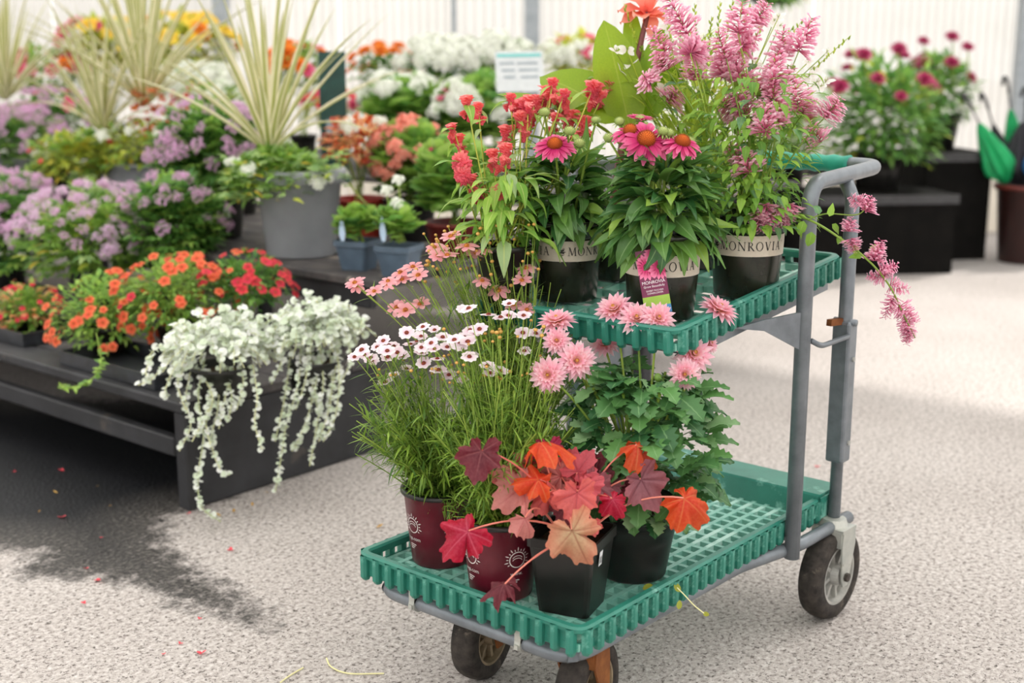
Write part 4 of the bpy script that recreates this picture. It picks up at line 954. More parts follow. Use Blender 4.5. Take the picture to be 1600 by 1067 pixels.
pot(cel, .062, .050, .140, black_pot, .008, .014); random.seed(31); ctop = cel.o + V(0, 0, .14); CD = depth(ctop + V(0, 0, .1)) - .01
c3 = lambda x, y: (690 + x / 3.478, 120 + y / 3.478)
for k, (x, y, r, kind) in enumerate([(140,150,34,0),(200,180,30,0),(65,290,28,0),(100,360,36,0),(375,130,30,0),(410,190,46,0),(450,175,46,0),(430,240,40,0),(505,150,40,0),(600,50,34,0),(560,100,40,0),(580,130,36,0),(660,110,34,0),(690,160,34,0),(610,240,34,0),(700,230,40,0),(755,270,46,0),(830,100,50,0),(815,80,46,0),(860,15,32,0),(895,60,30,0),(345,310,36,0),(350,410,36,0),(365,450,30,0),(280,440,34,0),(500,200,40,0),(470,150,36,0),(640,150,34,0),
                                  (110,475,50,1),(115,530,44,1),(180,570,30,0),(195,630,46,1),(300,640,40,1),(290,700,36,1)]):
    px, py = c3(x, y); tip = at(px, py, CD + rnd(-.05, .06) + (.16 if x > 480 else .08 if x > 360 else 0)); s = r / 3.478 * CD / F_PX
    b = ctop + V(rnd(-.04, .04), rnd(-.04, .04), 0); mid = b + (tip - b) * V(.6, .6, .5)
    if kind: cel.put('flower_crest', CR[k % 2], framez(tip, V(rnd(-.3, .3), rnd(-.3, .3), 1), s * 1.15, rnd(0, 6)))
    else: cel.put('flower_plume', PL[k % 3], framez(tip - V(0, 0, s * 1.1), nrm(tip - mid) + V(0, 0, .8), s * 2.5, rnd(0, 6)))
    if not kind:
        for _ in range(3): cel.put('flower_plume', PL[(k + _) % 3], framez(tip + V(rnd(-.5, .5), rnd(-.5, .5), rnd(-2.2, -.9)) * s * 1.4, V(rnd(-.5, .5), rnd(-.5, .5), 1), s * rnd(1.3, 1.9), rnd(0, 6)))
    mb = MB(); path = bez(b, mid, tip, 8); mb.tube(path, .0016, 5, False); cel.mb('stem', mb, leafmat('celosia_stem', '7f9a40', 'a8a850', tr=.1))
    for i in range(5):
        q = path[3 + i % 5]; a = rnd(0, 6.28); cel.put('leaf', CLF[i % 3], frame(q, V(math.cos(a), math.sin(a), rnd(-.4, .7)), V(0, 0, 1), rnd(.035, .07)))
for i in range(110):
    a = rnd(0, 6.28); h = rnd(); r = rnd(.03, .14); q = ctop + V(r * math.cos(a) * .6, r * math.sin(a) * .6, h * .15); cel.put('leaf', CLF[i % 3], frame(q, V(math.cos(a), math.sin(a), rnd(-.6, .5)), V(0, 0, 1), rnd(.05, .09)))
# ---- canna
can_leaf = leafmat('canna_leaf', '6f9a22', '8fb02c', 'b8c850', .5, .35, .04, gain=1.15)
can_fl = petalmat('canna_petal', [(0, 'e85040'), (.4, 'f48c74'), (1, 'fcc0b0')], .45, vary='f88070')
CAN_B = snap(V(2.335, 1.685, 0)); can = Plant('canna', 'canna with broad green paddle leaves and a coral flower at the top', CAN_B)
pot(can, .080, .066, .165, olive_pot, .008, .014); random.seed(41); kd = depth(CAN_B + V(0, 0, .3)); ctop2 = CAN_B + V(0, 0, .15)
mb = MB(); stpath = bez(ctop2, at(985, 130, kd), at(1012, 20, kd), 12); mb.tube(stpath, [.010 - .0004 * i for i in range(12)], 8, False); can.mb('stem', mb, solid('canna_stem', '6a2c34', '7a4a3a', .5))
for b_, t_, w, dr, fc, fu in [((985, 205), (945, 36), .44, .25, 1., .2), ((968, 190), (846, 118), .62, .6, .8, .8), ((905, 185), (778, 146), .30, .4, .3, 1.), ((1000, 150), (1040, 40), .30, .3, .7, .2), ((992, 130), (985, 8), .26, .2, .9, .1), ((1005, 190), (1075, 90), .36, .6, .6, .5)]:
    B = at(*b_, kd + rnd(-.02, .03)); T_ = at(*t_, kd + rnd(-.03, .05)); L = np.linalg.norm(T_ - B) * 1.03
    can.put('leaf', mesh_of('leaf', leaf(1, w, OVAL, 12, dr, .16, .03, 7, start=dr / 2), can_leaf), frame(B, T_ - B, -CAM_C * fc + V(0, 0, 1) * fu, L))
    mb = MB(); mb.tube(bez(stpath[3], (stpath[4] + B) / 2, B, 6), .004, 6, False); can.mb('leaf_stalk', mb, can_leaf)
for k in range(9):
    tip = at(1012, 12, kd); a = k * .7; o = can.put('petal', mesh_of('petal', leaf(1, .62, OVAL, 7, rnd(-.6, .9), .2, .25, 5), can_fl), frame(tip + V(0, 0, -.01), RT * math.cos(a) + CAM_U * (math.sin(a) * .7 + .1) - CAM_C * rnd(.1, .7), V(0, 0, 1) - CAM_C * .5, rnd(.05, .075)))
# ---- gaura
gau_leaf = leafmat('gaura_leaf', '7a9a3c', 'b8cc60', tr=.5); gau_p = petalmat('gaura_petal', [(0, 'f0e6e0'), (1, 'ffffff')], .45)
GF = [mesh_of('flower', petals([(4, .016, .0115, .1 + .15 * k, .2, .0015, .1 * k)], OVAL, 4, 3, .15, .25), gau_p) for k in range(3)]
GST = mesh_of('stamens', join([tubearr([(0, 0, 0), (.004 * math.cos(a), .004 * math.sin(a), .010)], .0004, 3) for a in np.linspace(0, 6.28, 6)]), gau_leaf)
GAU_B = snap(V(2.50, 1.575, 0)); gau = Plant('white_gaura', 'airy white gaura with butterfly-like flowers and thin wands behind the hyssop', GAU_B)
pot(gau, .078, .064, .165, olive_pot, .008, .014); random.seed(43); gd = depth(GAU_B + V(0, 0, .35)) - .06; gt = GAU_B + V(0, 0, .15)
gb = MB(); gl = MB()
fl = [(962, 80), (974, 68), (980, 78), (984, 98), (988, 104), (969, 110), (1045, 45), (1062, 60), (1210, 32), (1218, 40), (1216, 28), (1265, 118), (1276, 128), (1283, 135), (1272, 110), (1290, 128), (1264, 96), (1292, 82), (1060, 100), (1090, 120), (1150, 90), (1100, 60), (1180, 100), (1040, 140)]
wands = [(975, 5), (1038, 10), (1045, 60), (1085, 5), (1125, 2), (1112, 25), (1145, 0), (1330, 55), (1255, 30), (1065, 95), (950, 105), (955, 160), (1240, 40), (1200, 20), (1095, 60), (1000, 70), (1020, 90), (1060, 30), (1172, 5)]
for x, y in fl:
    q = at(x, y, gd + rnd(-.05, .05)); o = gau.put('flower', random.choice(GF), framez(q, -CAM_C * rnd(.4, 1) + V(rnd(-.5, .5), rnd(-.5, .5), rnd(0, .6)), rnd(.9, 1.2), rnd(0, 6))); sub('stamens', GST, o)
    gb.tube(bez(gt + V(rnd(-.04, .04), rnd(-.04, .04), 0), (gt + q) / 2 + V(rnd(-.02, .02), rnd(-.02, .02), .02), q, 7), .0011, 4, False)
for x, y in wands:
    q = at(x, y, gd + rnd(-.06, .04)); path = bez(gt + V(rnd(-.05, .05), rnd(-.05, .05), 0), (gt + q) / 2 + V(rnd(-.02, .02), rnd(-.02, .02), .02), q, 9); gb.tube(path, [.0013] * 6 + [.0008] * 3, 4, False)
    for i in range(16):
        t = .72 + .28 * i / 16; k = min(7, int(t * 8)); pp = path[k] + (path[k+1] - path[k]) * (t * 8 - k); a = i * 2.4; gl.add(*xf(ball(.0022, 5, 4, 2.4), framez(pp + V(math.cos(a), math.sin(a), 0) * .003, V(math.cos(a) * .4, math.sin(a) * .4, 1))))
    needles(gl, path[:8], 9, .02, .045)
for i in range(1100):
    a = rnd(0, 6.28); r = rnd(0, .15); q = gt + V(r * math.cos(a), r * math.sin(a), rnd(0, .36) * (1 - .3 * r / .15)); gl.add(*xf(leaf(1, .22, LANCE, 4, rnd(.2, .9), .2), frame(q, V(math.cos(a), math.sin(a), rnd(.2, 2.)), V(0, 0, 1), rnd(.04, .07))))
gau.mb('wands', gb, gau_leaf, kind='stuff'); gau.mb('foliage', gl, gau_leaf, kind='stuff')

# ================================================================== stepped bench on the left
wood = solid('black_stained_wood', '29292b', '37373a', .55, 9, 0, .35, .25, wear='4c4743', wear_amt=.64, bscale=70)
wood2 = solid('weathered_black_plank', '39373a', '5a5553', .65, 12, 0, .3, .3, wear='8f867d', wear_amt=.58, bscale=80)
BX0, BX1, BY0, BY1, BZ1, BZ2, BX2 = 2.005, 2.76, 2.89, 7.4, .315, .555, 3.9
bench = thing('display_bench', 'long black stained two-tier wooden display bench full of plants', 'bench', (BX0, BY0, 0))
def bpart(name, a, b, m=wood, bev=.004):
    mb = MB(); mb.box(V(*a) - V(BX0, BY0, 0), V(*b) - V(BX0, BY0, 0)); o = mb.build(name, m, bench)
    bv = o.modifiers.new('bevel', 'BEVEL'); bv.width = bev; bv.segments = 1; return o
bpart('end_panel', (BX0 + .045, BY0, .002), (BX1, BY0 + .02, BZ1 - .032))
bpart('leg', (BX0, BY0 - .004, 0), (BX0 + .045, BY0 + .045, BZ1 - .03))
bpart('leg', (BX0, 5.2, 0), (BX0 + .045, 5.245, BZ1 - .03)); bpart('leg', (BX0, BY1 - .1, 0), (BX0 + .045, BY1 - .055, BZ1 - .03))
bpart('front_rail', (BX0 - .004, BY0 + .046, .150), (BX0 + .03, BY1, .205))
for k in range(6):
    w_ = (BX1 - BX0) / 6; bpart('plank', (BX0 - .01 + k * w_, BY0 - .012, BZ1 - .03), (BX0 - .01 + (k + 1) * w_ - .008, BY1, BZ1), wood2 if k else wood)
for k in range(8):
    w_ = .14; x = BX1 - .01 + k * (w_ + .006); bpart('plank', (x, BY0 - .012 + (.03 if k == 1 else 0), BZ2 - .028), (x + w_, BY1, BZ2), wood2)
for x in (BX1 + .02, BX1 + .9):
    for y in (BY0 + .25, 4.6, 6.2): bpart('leg', (x, y, 0), (x + .06, y + .05, BZ2 - .028))
bpart('cross_rail', (BX1 + .01, BY0 + .05, BZ2 - .1), (BX1 + .04, BY1, BZ2 - .03))
bpart('back_panel', (BX1 - .012, BY0 + .02, .0), (BX1 + .004, BY1, BZ1 - .034))
# third tier
for k in range(7):
    x = BX2 + k * .15; bpart('plank', (x, BY0 - .3, .70), (x + .142, BY1 + .3, .725), wood2)
for y in (BY0 - .2, 4.6, 6.4): bpart('leg', (BX2 + .05, y, 0), (BX2 + .11, y + .06, .70))
def onX(px, py, X):
    d = ray(px, py); return CAM_O + d * (X / d[0])
def inflate(name, label, px, top, bot, hw, D, base_z, leaves, nleaf, lsize, flowers, potspec, seed, group=None, stuff=0, up=.35, extra=None, zsq=1.0, cat='potted plant', droop=0.):
    """bushy plant: leaf objects over a dome, flower objects on its surface, pot under it"""
    random.seed(seed); c = at(px, (top + bot) / 2, D); rx = hw * D / F_PX; rz = (bot - top) / 2 * D / F_PX
    p = Plant(name, label, V(c[0], c[1], base_z), group, cat); ptop = c[2] - rz * .75
    if potspec:
        kind, r, h, m = potspec; h = max(.05, min(h, ptop - base_z + rz * .5)); 
        (pot(p, r, r * .78, h, m, .008, .016) if kind == 'round' else sqpot(p, r * 1.9, r * 1.5, h, m, rnd(-.2, .2))); ptop = base_z + h * .9
    bm_ = MB(); axis = V(c[0], c[1], ptop)
    for i in range(nleaf + stuff):
        u = rnd(-.75, 1); a = rnd(0, 6.28); q = math.sqrt(max(0, 1 - u * u)); rr = rnd(.55, 1.0) if i < nleaf else rnd(.25, .9)
        d = V(q * math.cos(a), q * math.sin(a), u); pos = c + d * V(rx, rx * .9, rz) * rr
        pos[2] -= droop * max(0, rr - .5) * q * rx
        dr = nrm(d * V(1, 1, .6) + V(rnd(-.4, .4), rnd(-.4, .4), up + rnd(-.3, .3))); M = frame(pos, dr, V(0, 0, 1) + d * .4, lsize * rnd(.7, 1.2))
        if i < nleaf: p.put('leaf', random.choice(leaves), M)
        else:
            me = random.choice(leaves); bm_.add(*xf(LEAFARR[me.name], M))
    sm = MB()
    for i in range(14):
        a = rnd(0, 6.28); r = rnd(.2, .8); sm.tube(bez(axis + V(rnd(-.02, .02), rnd(-.02, .02), -.02), axis + V(0, 0, rz * .5), c + V(rx * r * math.cos(a), rx * r * math.sin(a), rz * .3), 5), .0025, 4, False)
    p.mb('stems', sm, stem_g, kind='stuff')
    if stuff: p.mb('foliage', bm_, leaves[0].materials[0], kind='stuff')
    for meshes, n, s, lo, nm, ctr in flowers:
        for i in range(n):
            u = rnd(lo, 1); a = rnd(0, 6.28); q = math.sqrt(max(0, 1 - u * u)); d = V(q * math.cos(a), q * math.sin(a), u); pos = c + d * V(rx, rx * .9, rz) * rnd(.98, 1.10); pos[2] -= droop * .5 * q * rx
            nv = nrm(d * .8 + V(0, 0, .5) - CAM_C * .45 + V(rnd(-.3, .3), rnd(-.3, .3), rnd(-.2, .2))); o = p.put(nm, random.choice(meshes), framez(pos, nv, s * rnd(.75, 1.2), rnd(0, 6)))
            if ctr: sub('flower_center', ctr, o)
    if extra: extra(p, c, rx, rz)
    return p
LEAFARR = {}
def reg(name, arr, m):
    me = mesh_of(name, arr, m); LEAFARR[me.name] = arr; return me
# leaf kinds
lm_mid = leafmat('mid_green_leaf', '568a44', '9cc060', 'acc87c', .45, .5, .12, tint='9ab85a')
lm_dark = leafmat('dark_green_leaf', '3a6c3e', '74a452', '94b874', .4, .5, .12)
lm_gray = leafmat('grey_green_leaf', '648e60', 'a4c088', 'b8cc9c', .4, .55, .1)
lm_yel = leafmat('yellow_green_leaf', '7f9a35', 'b8c45a', 'cfd480', .42, .5, .1, tint='d6b840')
lm_sil = leafmat('silver_leaf', 'b8c4ae', 'dfe6d6', None, .25, .45, .1, warm=(1, 1, .96))
lm_cor = leafmat('coleus_leaf', 'e88860', 'f8d0a4', 'd86068', .5, .5, .45, tint='e8b05a')
lm_red = leafmat('dark_coleus_leaf', 'a01c24', 'e8804a', '7a1020', .42, .5, .5)
OV = [reg('leaf', leaf(1, w, LANCE, 5, dr, .2, .05), lm_mid) for w, dr in ((.45, .5), (.5, 1.0))]
OVD = [reg('leaf', leaf(1, w, LANCE, 5, dr, .2, .05), lm_dark) for w, dr in ((.5, .5), (.55, 1.0))]
OVY = [reg('leaf', leaf(1, w, LANCE, 5, dr, .2, .05), lm_yel) for w, dr in ((.45, .5), (.5, 1.0))]
def palm(n=5, w=.34): return join([xf(leaf(1 - .18 * abs(k - (n-1)/2), w, LANCE, 5, .5, .25), rotm('Z', (k - (n-1)/2) * .62)) for k in range(n)])
PA = [reg('leaf', palm(5), lm_mid), reg('leaf', palm(5, .4), lm_gray)]; PAD = [reg('leaf', palm(5), lm_dark), reg('leaf', palm(5, .38), lm_mid)]
GE = [reg('leaf', disc_leaf(18, 3, .08, 9, .2, cu, .06), m) for cu, m in ((.2, lm_mid), (-.2, lm_mid), (.1, lm_dark))]
CO = [reg('leaf', leaf(1, .62, OVAL, 8, dr, .15, .16, 3, .10), lm_cor) for dr in (.5, 1.1)]; CRD = [reg('leaf', leaf(1, .62, OVAL, 8, dr, .15, .16, 3, .10), lm_red) for dr in (.5, 1.1)]
# flower kinds
def cluster(n, r, pl, pw, k=5, sq=.6):
    out = []
    for i in range(n):
        u = 1 - (i + .5) / n * 1.1; a = i * 2.4; q = math.sqrt(max(0, 1 - u * u)); d = V(q * math.cos(a), q * math.sin(a), u); rr = r * random.uniform(.55, 1.15); out.append(xf(petals([(k, pl, pw, .15, .2, .001, 0)], OVAL, 2, 3, .1), framez(d * V(rr, rr, rr * sq) + V(random.uniform(-.2, .2), random.uniform(-.2, .2), 0), d + V(random.uniform(-.4, .4), random.uniform(-.4, .4), .2))))
    return join(out)
random.seed(51)
lav = petalmat('lavender_petal', [(0, 'cc8cc0'), (.5, 'eac0e0'), (1, 'f9e8f4')], .45, vary='e4b0dc'); lavw = petalmat('pale_lavender_petal', [(0, 'd0a0c8'), (1, 'f4e4f0')], .35, vary='e0b8dc')
ora = petalmat('orange_petal', [(0, '8a2410'), (.2, 'ea6038'), (1, 'f69466')], .35, vary='f0604a'); redp = petalmat('red_petal', [(0, '7a1020'), (.25, 'd02838'), (1, 'ee5a54')], .3, vary='d83a5a')
whi = petalmat('white_petal', [(0, 'e6ead8'), (1, 'fdfdfa')], .35); mari = petalmat('marigold_petal', [(0, 'd86a14'), (1, 'f5a042')], .3, vary='ee7a22'); pin = petalmat('bright_pink_petal', [(0, 'c02a60'), (1, 'ee7fa0')], .3, vary='d8305c')
mag = petalmat('dark_pink_petal', [(0, '8a1440'), (1, 'c84a78')], .3, vary='a02050'); yel = petalmat('yellow_petal', [(0, 'd8a020'), (1, 'f4e05a')], .35, vary='f0c030')
cor = petalmat('coral_petal', [(0, 'f08070'), (1, 'fbccbc')], .45, vary='f8a084')
F_LAV = [mesh_of('flower_head', cluster(20, 1.15, .40, .24, 4, .55), lav) for _ in range(2)]; F_LAVW = [mesh_of('flower_head', cluster(20, 1.15, .40, .24, 4, .55), lavw) for _ in range(2)]
trumpet = lambda m: [mesh_of('flower', petals([(5, 1.0, .95, rise, .35, .08, 0)], PETAL, 4, 3, .12, .05), m) for rise in (.25, .05)]
F_ORA, F_RED = trumpet(ora), trumpet(redp); F_PINK = trumpet(pin); F_YEL = trumpet(yel)
F_WHI = [mesh_of('flower_head', cluster(20, .9, .5, .42, 5, .75), whi)]; F_COR = [mesh_of('flower_head', cluster(18, .9, .5, .42, 5, .7), cor)]
pom = lambda m: [mesh_of('flower', petals([(14, 1, .34, .05, .1, .06, 0), (12, .82, .32, .35, -.1, .05, .5), (9, .6, .3, .7, -.2, .03, .2), (6, .35, .25, 1.1, -.2, .01, 0)], PETAL, 3, 3, .2), m)]
F_MAR, F_MAG, F_PPOM = pom(mari), pom(mag), pom(pin)
CTR = mesh_of('flower_center', ball(.16, 7, 5, .6, (0, 0, .05)), solid('dark_throat', '6a2010', 'c88a2a', .8, 100))
BP = ('round', .07, .12, black_pot)
def fill(p, boxes, D, dj, leaves, size, name='leaf', up=.2):
    for x0, y0, x1, y1, n in boxes:
        for i in range(n):
            q = at(rnd(x0, x1), rnd(y0, y1), D + rnd(-dj, dj)); a = rnd(0, 6.28)
            p.put(name, random.choice(leaves), frame(q, V(math.cos(a), math.sin(a), rnd(-.7, .5) + up), V(0, 0, 1) - CAM_C * rnd(0, .5), size * rnd(.7, 1.2)))
def dX(px, py, X): return depth(onX(px, py, X))

# ---- front row on the lower tier
tray_m = solid('black_carry_tray', '202124', '30333a', .4, 30)
def carry_tray(px, py, X, w, l, label):
    q = onX(px, py, X); t = thing('carry_tray', label, 'tray', (q[0], q[1], BZ1), 'black carry trays on the bench')
    mb = MB(); mb.box((-w/2, -l/2, .001), (w/2, l/2, .006)); mb.build('tray_floor', tray_m, t)
    for a, b in (((-w/2, -l/2), (w/2, -l/2)), ((w/2, -l/2), (w/2, l/2)), ((w/2, l/2), (-w/2, l/2)), ((-w/2, l/2), (-w/2, -l/2))):
        s = MB(); s.bar((a[0], a[1], .024), (b[0], b[1], .024), .006, .042); s.build('tray_wall', tray_m, t)
    return t
carry_tray(40, 530, 2.20, .24, .42, 'black plastic carry tray under the small red begonias'); carry_tray(215, 560, 2.14, .22, .5, 'black plastic carry tray under the orange calibrachoas')
CALI = [(F_ORA, 60, .0165, -.5, 'flower', CTR)]
inflate('red_begonia', 'small red-flowered begonia at the far end of the front row', 40, 442, 528, 56, dX(40, 490, 2.22), BZ1 + .007, OV + CO, 200, .034, [(F_RED, 44, .011, -.3, 'flower', None)], ('round', .06, .08, black_pot), 1, stuff=350)
cb1 = inflate('calibrachoa', 'orange calibrachoa spilling over the bench edge beside the red begonia', 165, 420, 555, 90, dX(165, 490, 2.20), BZ1 + .007, OV, 230, .030, CALI, ('round', .065, .09, black_pot), 2, stuff=900, droop=.25)
inflate('calibrachoa', 'orange calibrachoa between the lavender cleome and the silver dichondra', 275, 395, 525, 95, dX(275, 460, 2.36), BZ1 + .001, OV, 250, .030, [(F_ORA, 60, .0165, -.5, 'flower', CTR), (F_RED, 16, .015, 0, 'flower', CTR)], ('round', .065, .10, black_pot), 3, stuff=900, droop=.2)
inflate('calibrachoa', 'red calibrachoa below the large grey pot', 385, 392, 490, 75, dX(385, 440, 2.54), BZ1 + .001, OVD, 220, .030, [(F_RED, 44, .0165, -.3, 'flower', CTR), (F_ORA, 10, .015, -.3, 'flower', CTR)], ('round', .06, .09, black_pot), 4, stuff=600, droop=.2)
# one trailing calibrachoa shoot over the edge
sh = smooth_path([at(x, y, dX(150, 560, 1.985)) for x, y in ((150, 520), (158, 560), (150, 585), (128, 602), (104, 606), (92, 598))], 5); mb = MB(); mb.tube(sh, .002, 5, False); cb1.mb('trailing_shoot', mb, stem_g)
for i in range(4, len(sh) - 1):
    for s_ in (1, -1):
        a = rnd(0, 6.28); cb1.put('leaf', OV[i % 2], frame(sh[i], V(math.cos(a), math.sin(a), rnd(-.2, .6)) , V(0, 0, 1) - CAM_C, rnd(.018, .03)))
# ---- silver dichondra
RL = [reg('leaf', disc_leaf(11, 2, .03, 3, .25, .12, .03), lm_sil)]
dst = leafmat('dichondra_stem', '9aa888', 'c4ccb0', tr=.1)
def dichondra(label, px, top, bot, hw, D, seed, strands):
    random.seed(seed); c = at(px, (top + bot) / 2, D); rx = hw * D / F_PX; rz = (bot - top) / 2 * D / F_PX
    p = Plant('silver_dichondra', label, V(c[0], c[1], BZ1 + .001)); pot(p, .085, .068, .10, black_pot, .008, .014); bm_ = MB(); ar = LEAFARR[RL[0].name]; sm = MB()
    def string(pts, n, parent_mb, r0=.011):
        path = smooth_path(pts, 6); m = len(path)
        for i in range(n):
            t = i / n * (m - 1.01); k = int(t); q = path[k] + (path[k+1] - path[k]) * (t - k); a = rnd(0, 6.28)
            nv = nrm(-CAM_C * rnd(.1, 1) + V(rnd(-.8, .8), rnd(-.8, .8), rnd(0, 1.2))); parent_mb.add(*xf(ar, frame(q + V(math.cos(a), math.sin(a), rnd(-.5, .8)) * .006, nrm(V(math.cos(a), math.sin(a), rnd(-.8, .5))), nv, rnd(.6, 1.15) * r0)))
        return path
    for i in range(150):
        u = rnd(-.5, 1); a = rnd(0, 6.28); q = math.sqrt(max(0, 1 - u * u)); d = V(q * math.cos(a), q * math.sin(a), u)
        s_ = c + d * V(rx, rx * .8, rz) * rnd(.4, .9); e = s_ + V(d[0] * .05 + rnd(-.03, .03), d[1] * .05 + rnd(-.03, .03), rnd(-.05, .04)); path = string([s_, (s_ + e) / 2 + V(0, 0, .02), e], 9, bm_); sm.tube(path, .0014, 4, False)
    p.mb('foliage', bm_, lm_sil, kind='stuff'); p.mb('stems', sm, dst, kind='stuff')
    for pts in strands:
        n = len(pts); d0 = rnd(-.03, .0); mb = MB(); L = sum(math.dist(pts[i], pts[i+1]) for i in range(n - 1)); path = string([at(x, y, D + d0 - .06 * min(1, i)) for i, (x, y) in enumerate(pts)], int(L / 3.6), mb, .0090)
        o = p.mb('trailing_strand', mb, lm_sil); tb = MB(); tb.tube(path, .0017, 5, False); p.mb('strand_stem', tb, dst, o)
    return p
dichondra('silver dichondra trailing down the bench corner post', 345, 495, 585, 92, dX(345, 540, 2.10), 61, [
    [(320, 560), (310, 620), (318, 680), (310, 740), (314, 790), (345, 815)], [(300, 570), (290, 625), (298, 665), (280, 705)], [(345, 570), (340, 640), (330, 690), (345, 735), (358, 742)], [(395, 570), (402, 620), (398, 660), (410, 705)], [(260, 560), (240, 590), (216, 602)], [(275, 565), (258, 610), (262, 622)],
    [(365, 575), (352, 620), (342, 670)], [(330, 580), (325, 640), (300, 690)], [(285, 560), (278, 600), (290, 640)], [(310, 575), (332, 620), (322, 660), (330, 700)], [(240, 555), (228, 580), (236, 600)], [(375, 570), (380, 600), (370, 640)], [(350, 570), (362, 620), (356, 660)]])
dichondra('silver dichondra trailing over the bench end panel', 492, 472, 560, 68, dX(492, 515, 2.32), 62, [
    [(470, 540), (466, 600), (448, 660), (440, 710), (430, 770)], [(500, 540), (505, 600), (496, 660), (484, 728)], [(525, 530), (530, 590), (524, 650), (505, 690)], [(455, 545), (445, 620), (430, 690)], [(540, 520), (548, 560), (532, 600)], [(485, 545), (488, 620), (470, 680), (456, 705)],
    [(515, 540), (518, 620), (498, 690)], [(445, 540), (438, 570), (424, 600)], [(505, 545), (492, 610), (500, 650)], [(530, 540), (520, 600), (512, 640)], [(480, 540), (478, 590), (462, 640)], [(550, 510), (562, 520), (565, 500)]])
# ---- second row
LV = lambda n, s=.020: [(F_LAV, int(n * 2.3), s * .95, -.1, 'flower_head', None)]
inflate('cleome', 'lavender cleome standing behind the orange calibrachoas', 150, 290, 455, 125, dX(150, 380, 2.58), BZ1 + .001, PA + OVY[:1], 280, .058, [(F_LAVW, 120, .021, -.1, 'flower_head', None), (F_LAV, 36, .020, .0, 'flower_head', None)], BP, 71, stuff=500)
inflate('cleome', 'lavender cleome at the left edge behind the red begonia', 10, 268, 455, 92, dX(10, 360, 2.62), BZ1 + .001, PAD, 250, .056, LV(46, .022), BP, 72, stuff=500)
inflate('cleome', 'lavender cleome in shade left of the dark labelled pot', 270, 275, 425, 85, dX(262, 350, 2.70), BZ1 + .001, PAD, 250, .056, LV(18, .022), BP, 73, stuff=500)
# ---- upper tier
T3 = .726
grey_pot = solid('grey_resin_pot', '95989d', 'a0a3a8', .5, 10, 0, .35, .08); blue_pot = solid('slate_blue_pot', '4a5a6a', '56687a', .45, 20)
def stripe_mat():
    m, nt, bs, out = base_mat('striped_spike_leaf'); L = nt.links
    a_ = N(nt, 'ShaderNodeAttribute', attribute_name='lc'); sp = N(nt, 'ShaderNodeSeparateXYZ'); L.new(a_.outputs['Vector'], sp.inputs[0]); ax = math_n(nt, 'ABSOLUTE', sp.outputs[0])
    col = ramp(nt, ax, [(.25, 'a0a858'), (.5, 'd8d4a0'), (.85, 'f8f0d8')]); col = mixc(nt, ramp(nt, sp.outputs[1], [(.4, '000000'), (1, 'aaaaaa')]), col, '8a8f4a'); L.new(col, bs.inputs['Base Color']); bs.inputs['Roughness'].default_value = .45
    t = N(nt, 'ShaderNodeBsdfTranslucent'); L.new(col, t.inputs[0]); mx = N(nt, 'ShaderNodeMixShader'); mx.inputs[0].default_value = .35; L.new(bs.outputs[0], mx.inputs[1]); L.new(t.outputs[0], mx.inputs[2]); L.new(mx.outputs[0], out.inputs[0]); return m
spike_m = stripe_mat(); SPL_ = [mesh_of('blade', leaf(1, .046, BLADE, 9, dr, .5, 0, 5), spike_m) for dr in (.10, .25, .5, .95)]
def spikes(p, c, L, n, seed, tilt=.0):
    random.seed(seed)
    for i in range(n):
        a = i * 2.4 + rnd(-.3, .3); h = (i + .5) / n; el = 1.52 - .88 * h ** 1.3; k = min(3, int(h * 2.6 + rnd(0, .9)))
        d = V(math.cos(a) * math.cos(el), math.sin(a) * math.cos(el), math.sin(el)); p.put('blade', SPL_[k], frame(c + V(math.cos(a), math.sin(a), 0) * .012 + V(0, 0, -.02 * h), d, V(0, 0, 1) + d * .01 + V(.01, .02, 0), L * rnd(.75, 1.08)))
G1 = onX(472, 404, 2.96); G1[2] = BZ2 + .001
def big_pot(p): pot(p, .158, .122, .305, grey_pot, .022, .045)
g1 = inflate('planter', 'large grey pot with a striped spike plant and trailing greenery', 438, 222, 300, 102, depth(G1 + V(0, 0, .3)), G1[2], [OV[0]] + PA[1:], 90, .046, [(F_WHI, 6, .03, .3, 'flower_head', None)], None, 81, stuff=500, droop=.6)
g1.o; 
def repot(p, b):
    old = p.o; p.o = V(old[0], old[1], old[2]); q = Plant.__new__(Plant); q.o = b; q.root = p.root; 
    mb = MB(); prof_c = b; r_top, r_bot, h = .158, .122, .305
    prof = [(0, 0), (r_bot * .96, 0), (r_bot, .006), (r_top - .012, h - .05), (r_top + .004, h - .047), (r_top + .007, h - .004), (r_top + .003, h), (r_top - .008, h), (r_top - .014, h - .04), (r_bot - .006, .012), (0, .012)]
    mb.lathe(prof, 48, b); p.mb('pot', mb, grey_pot); s = MB(); s.lathe([(0, h - .03), (r_top - .012, h - .034)], 28, b); p.mb('soil', s, soil_m, smooth=False)
repot(g1, G1); spikes(g1, at(421, 232, depth(G1 + V(0, 0, .35))), .64, 38, 82)
fill(g1, [(350, 245, 430, 312, 90), (400, 235, 540, 280, 90), (430, 270, 470, 315, 20)], depth(G1 + V(0, 0, .3)) - .14, .05, [OVY[0], PA[1], OV[0]], .045)
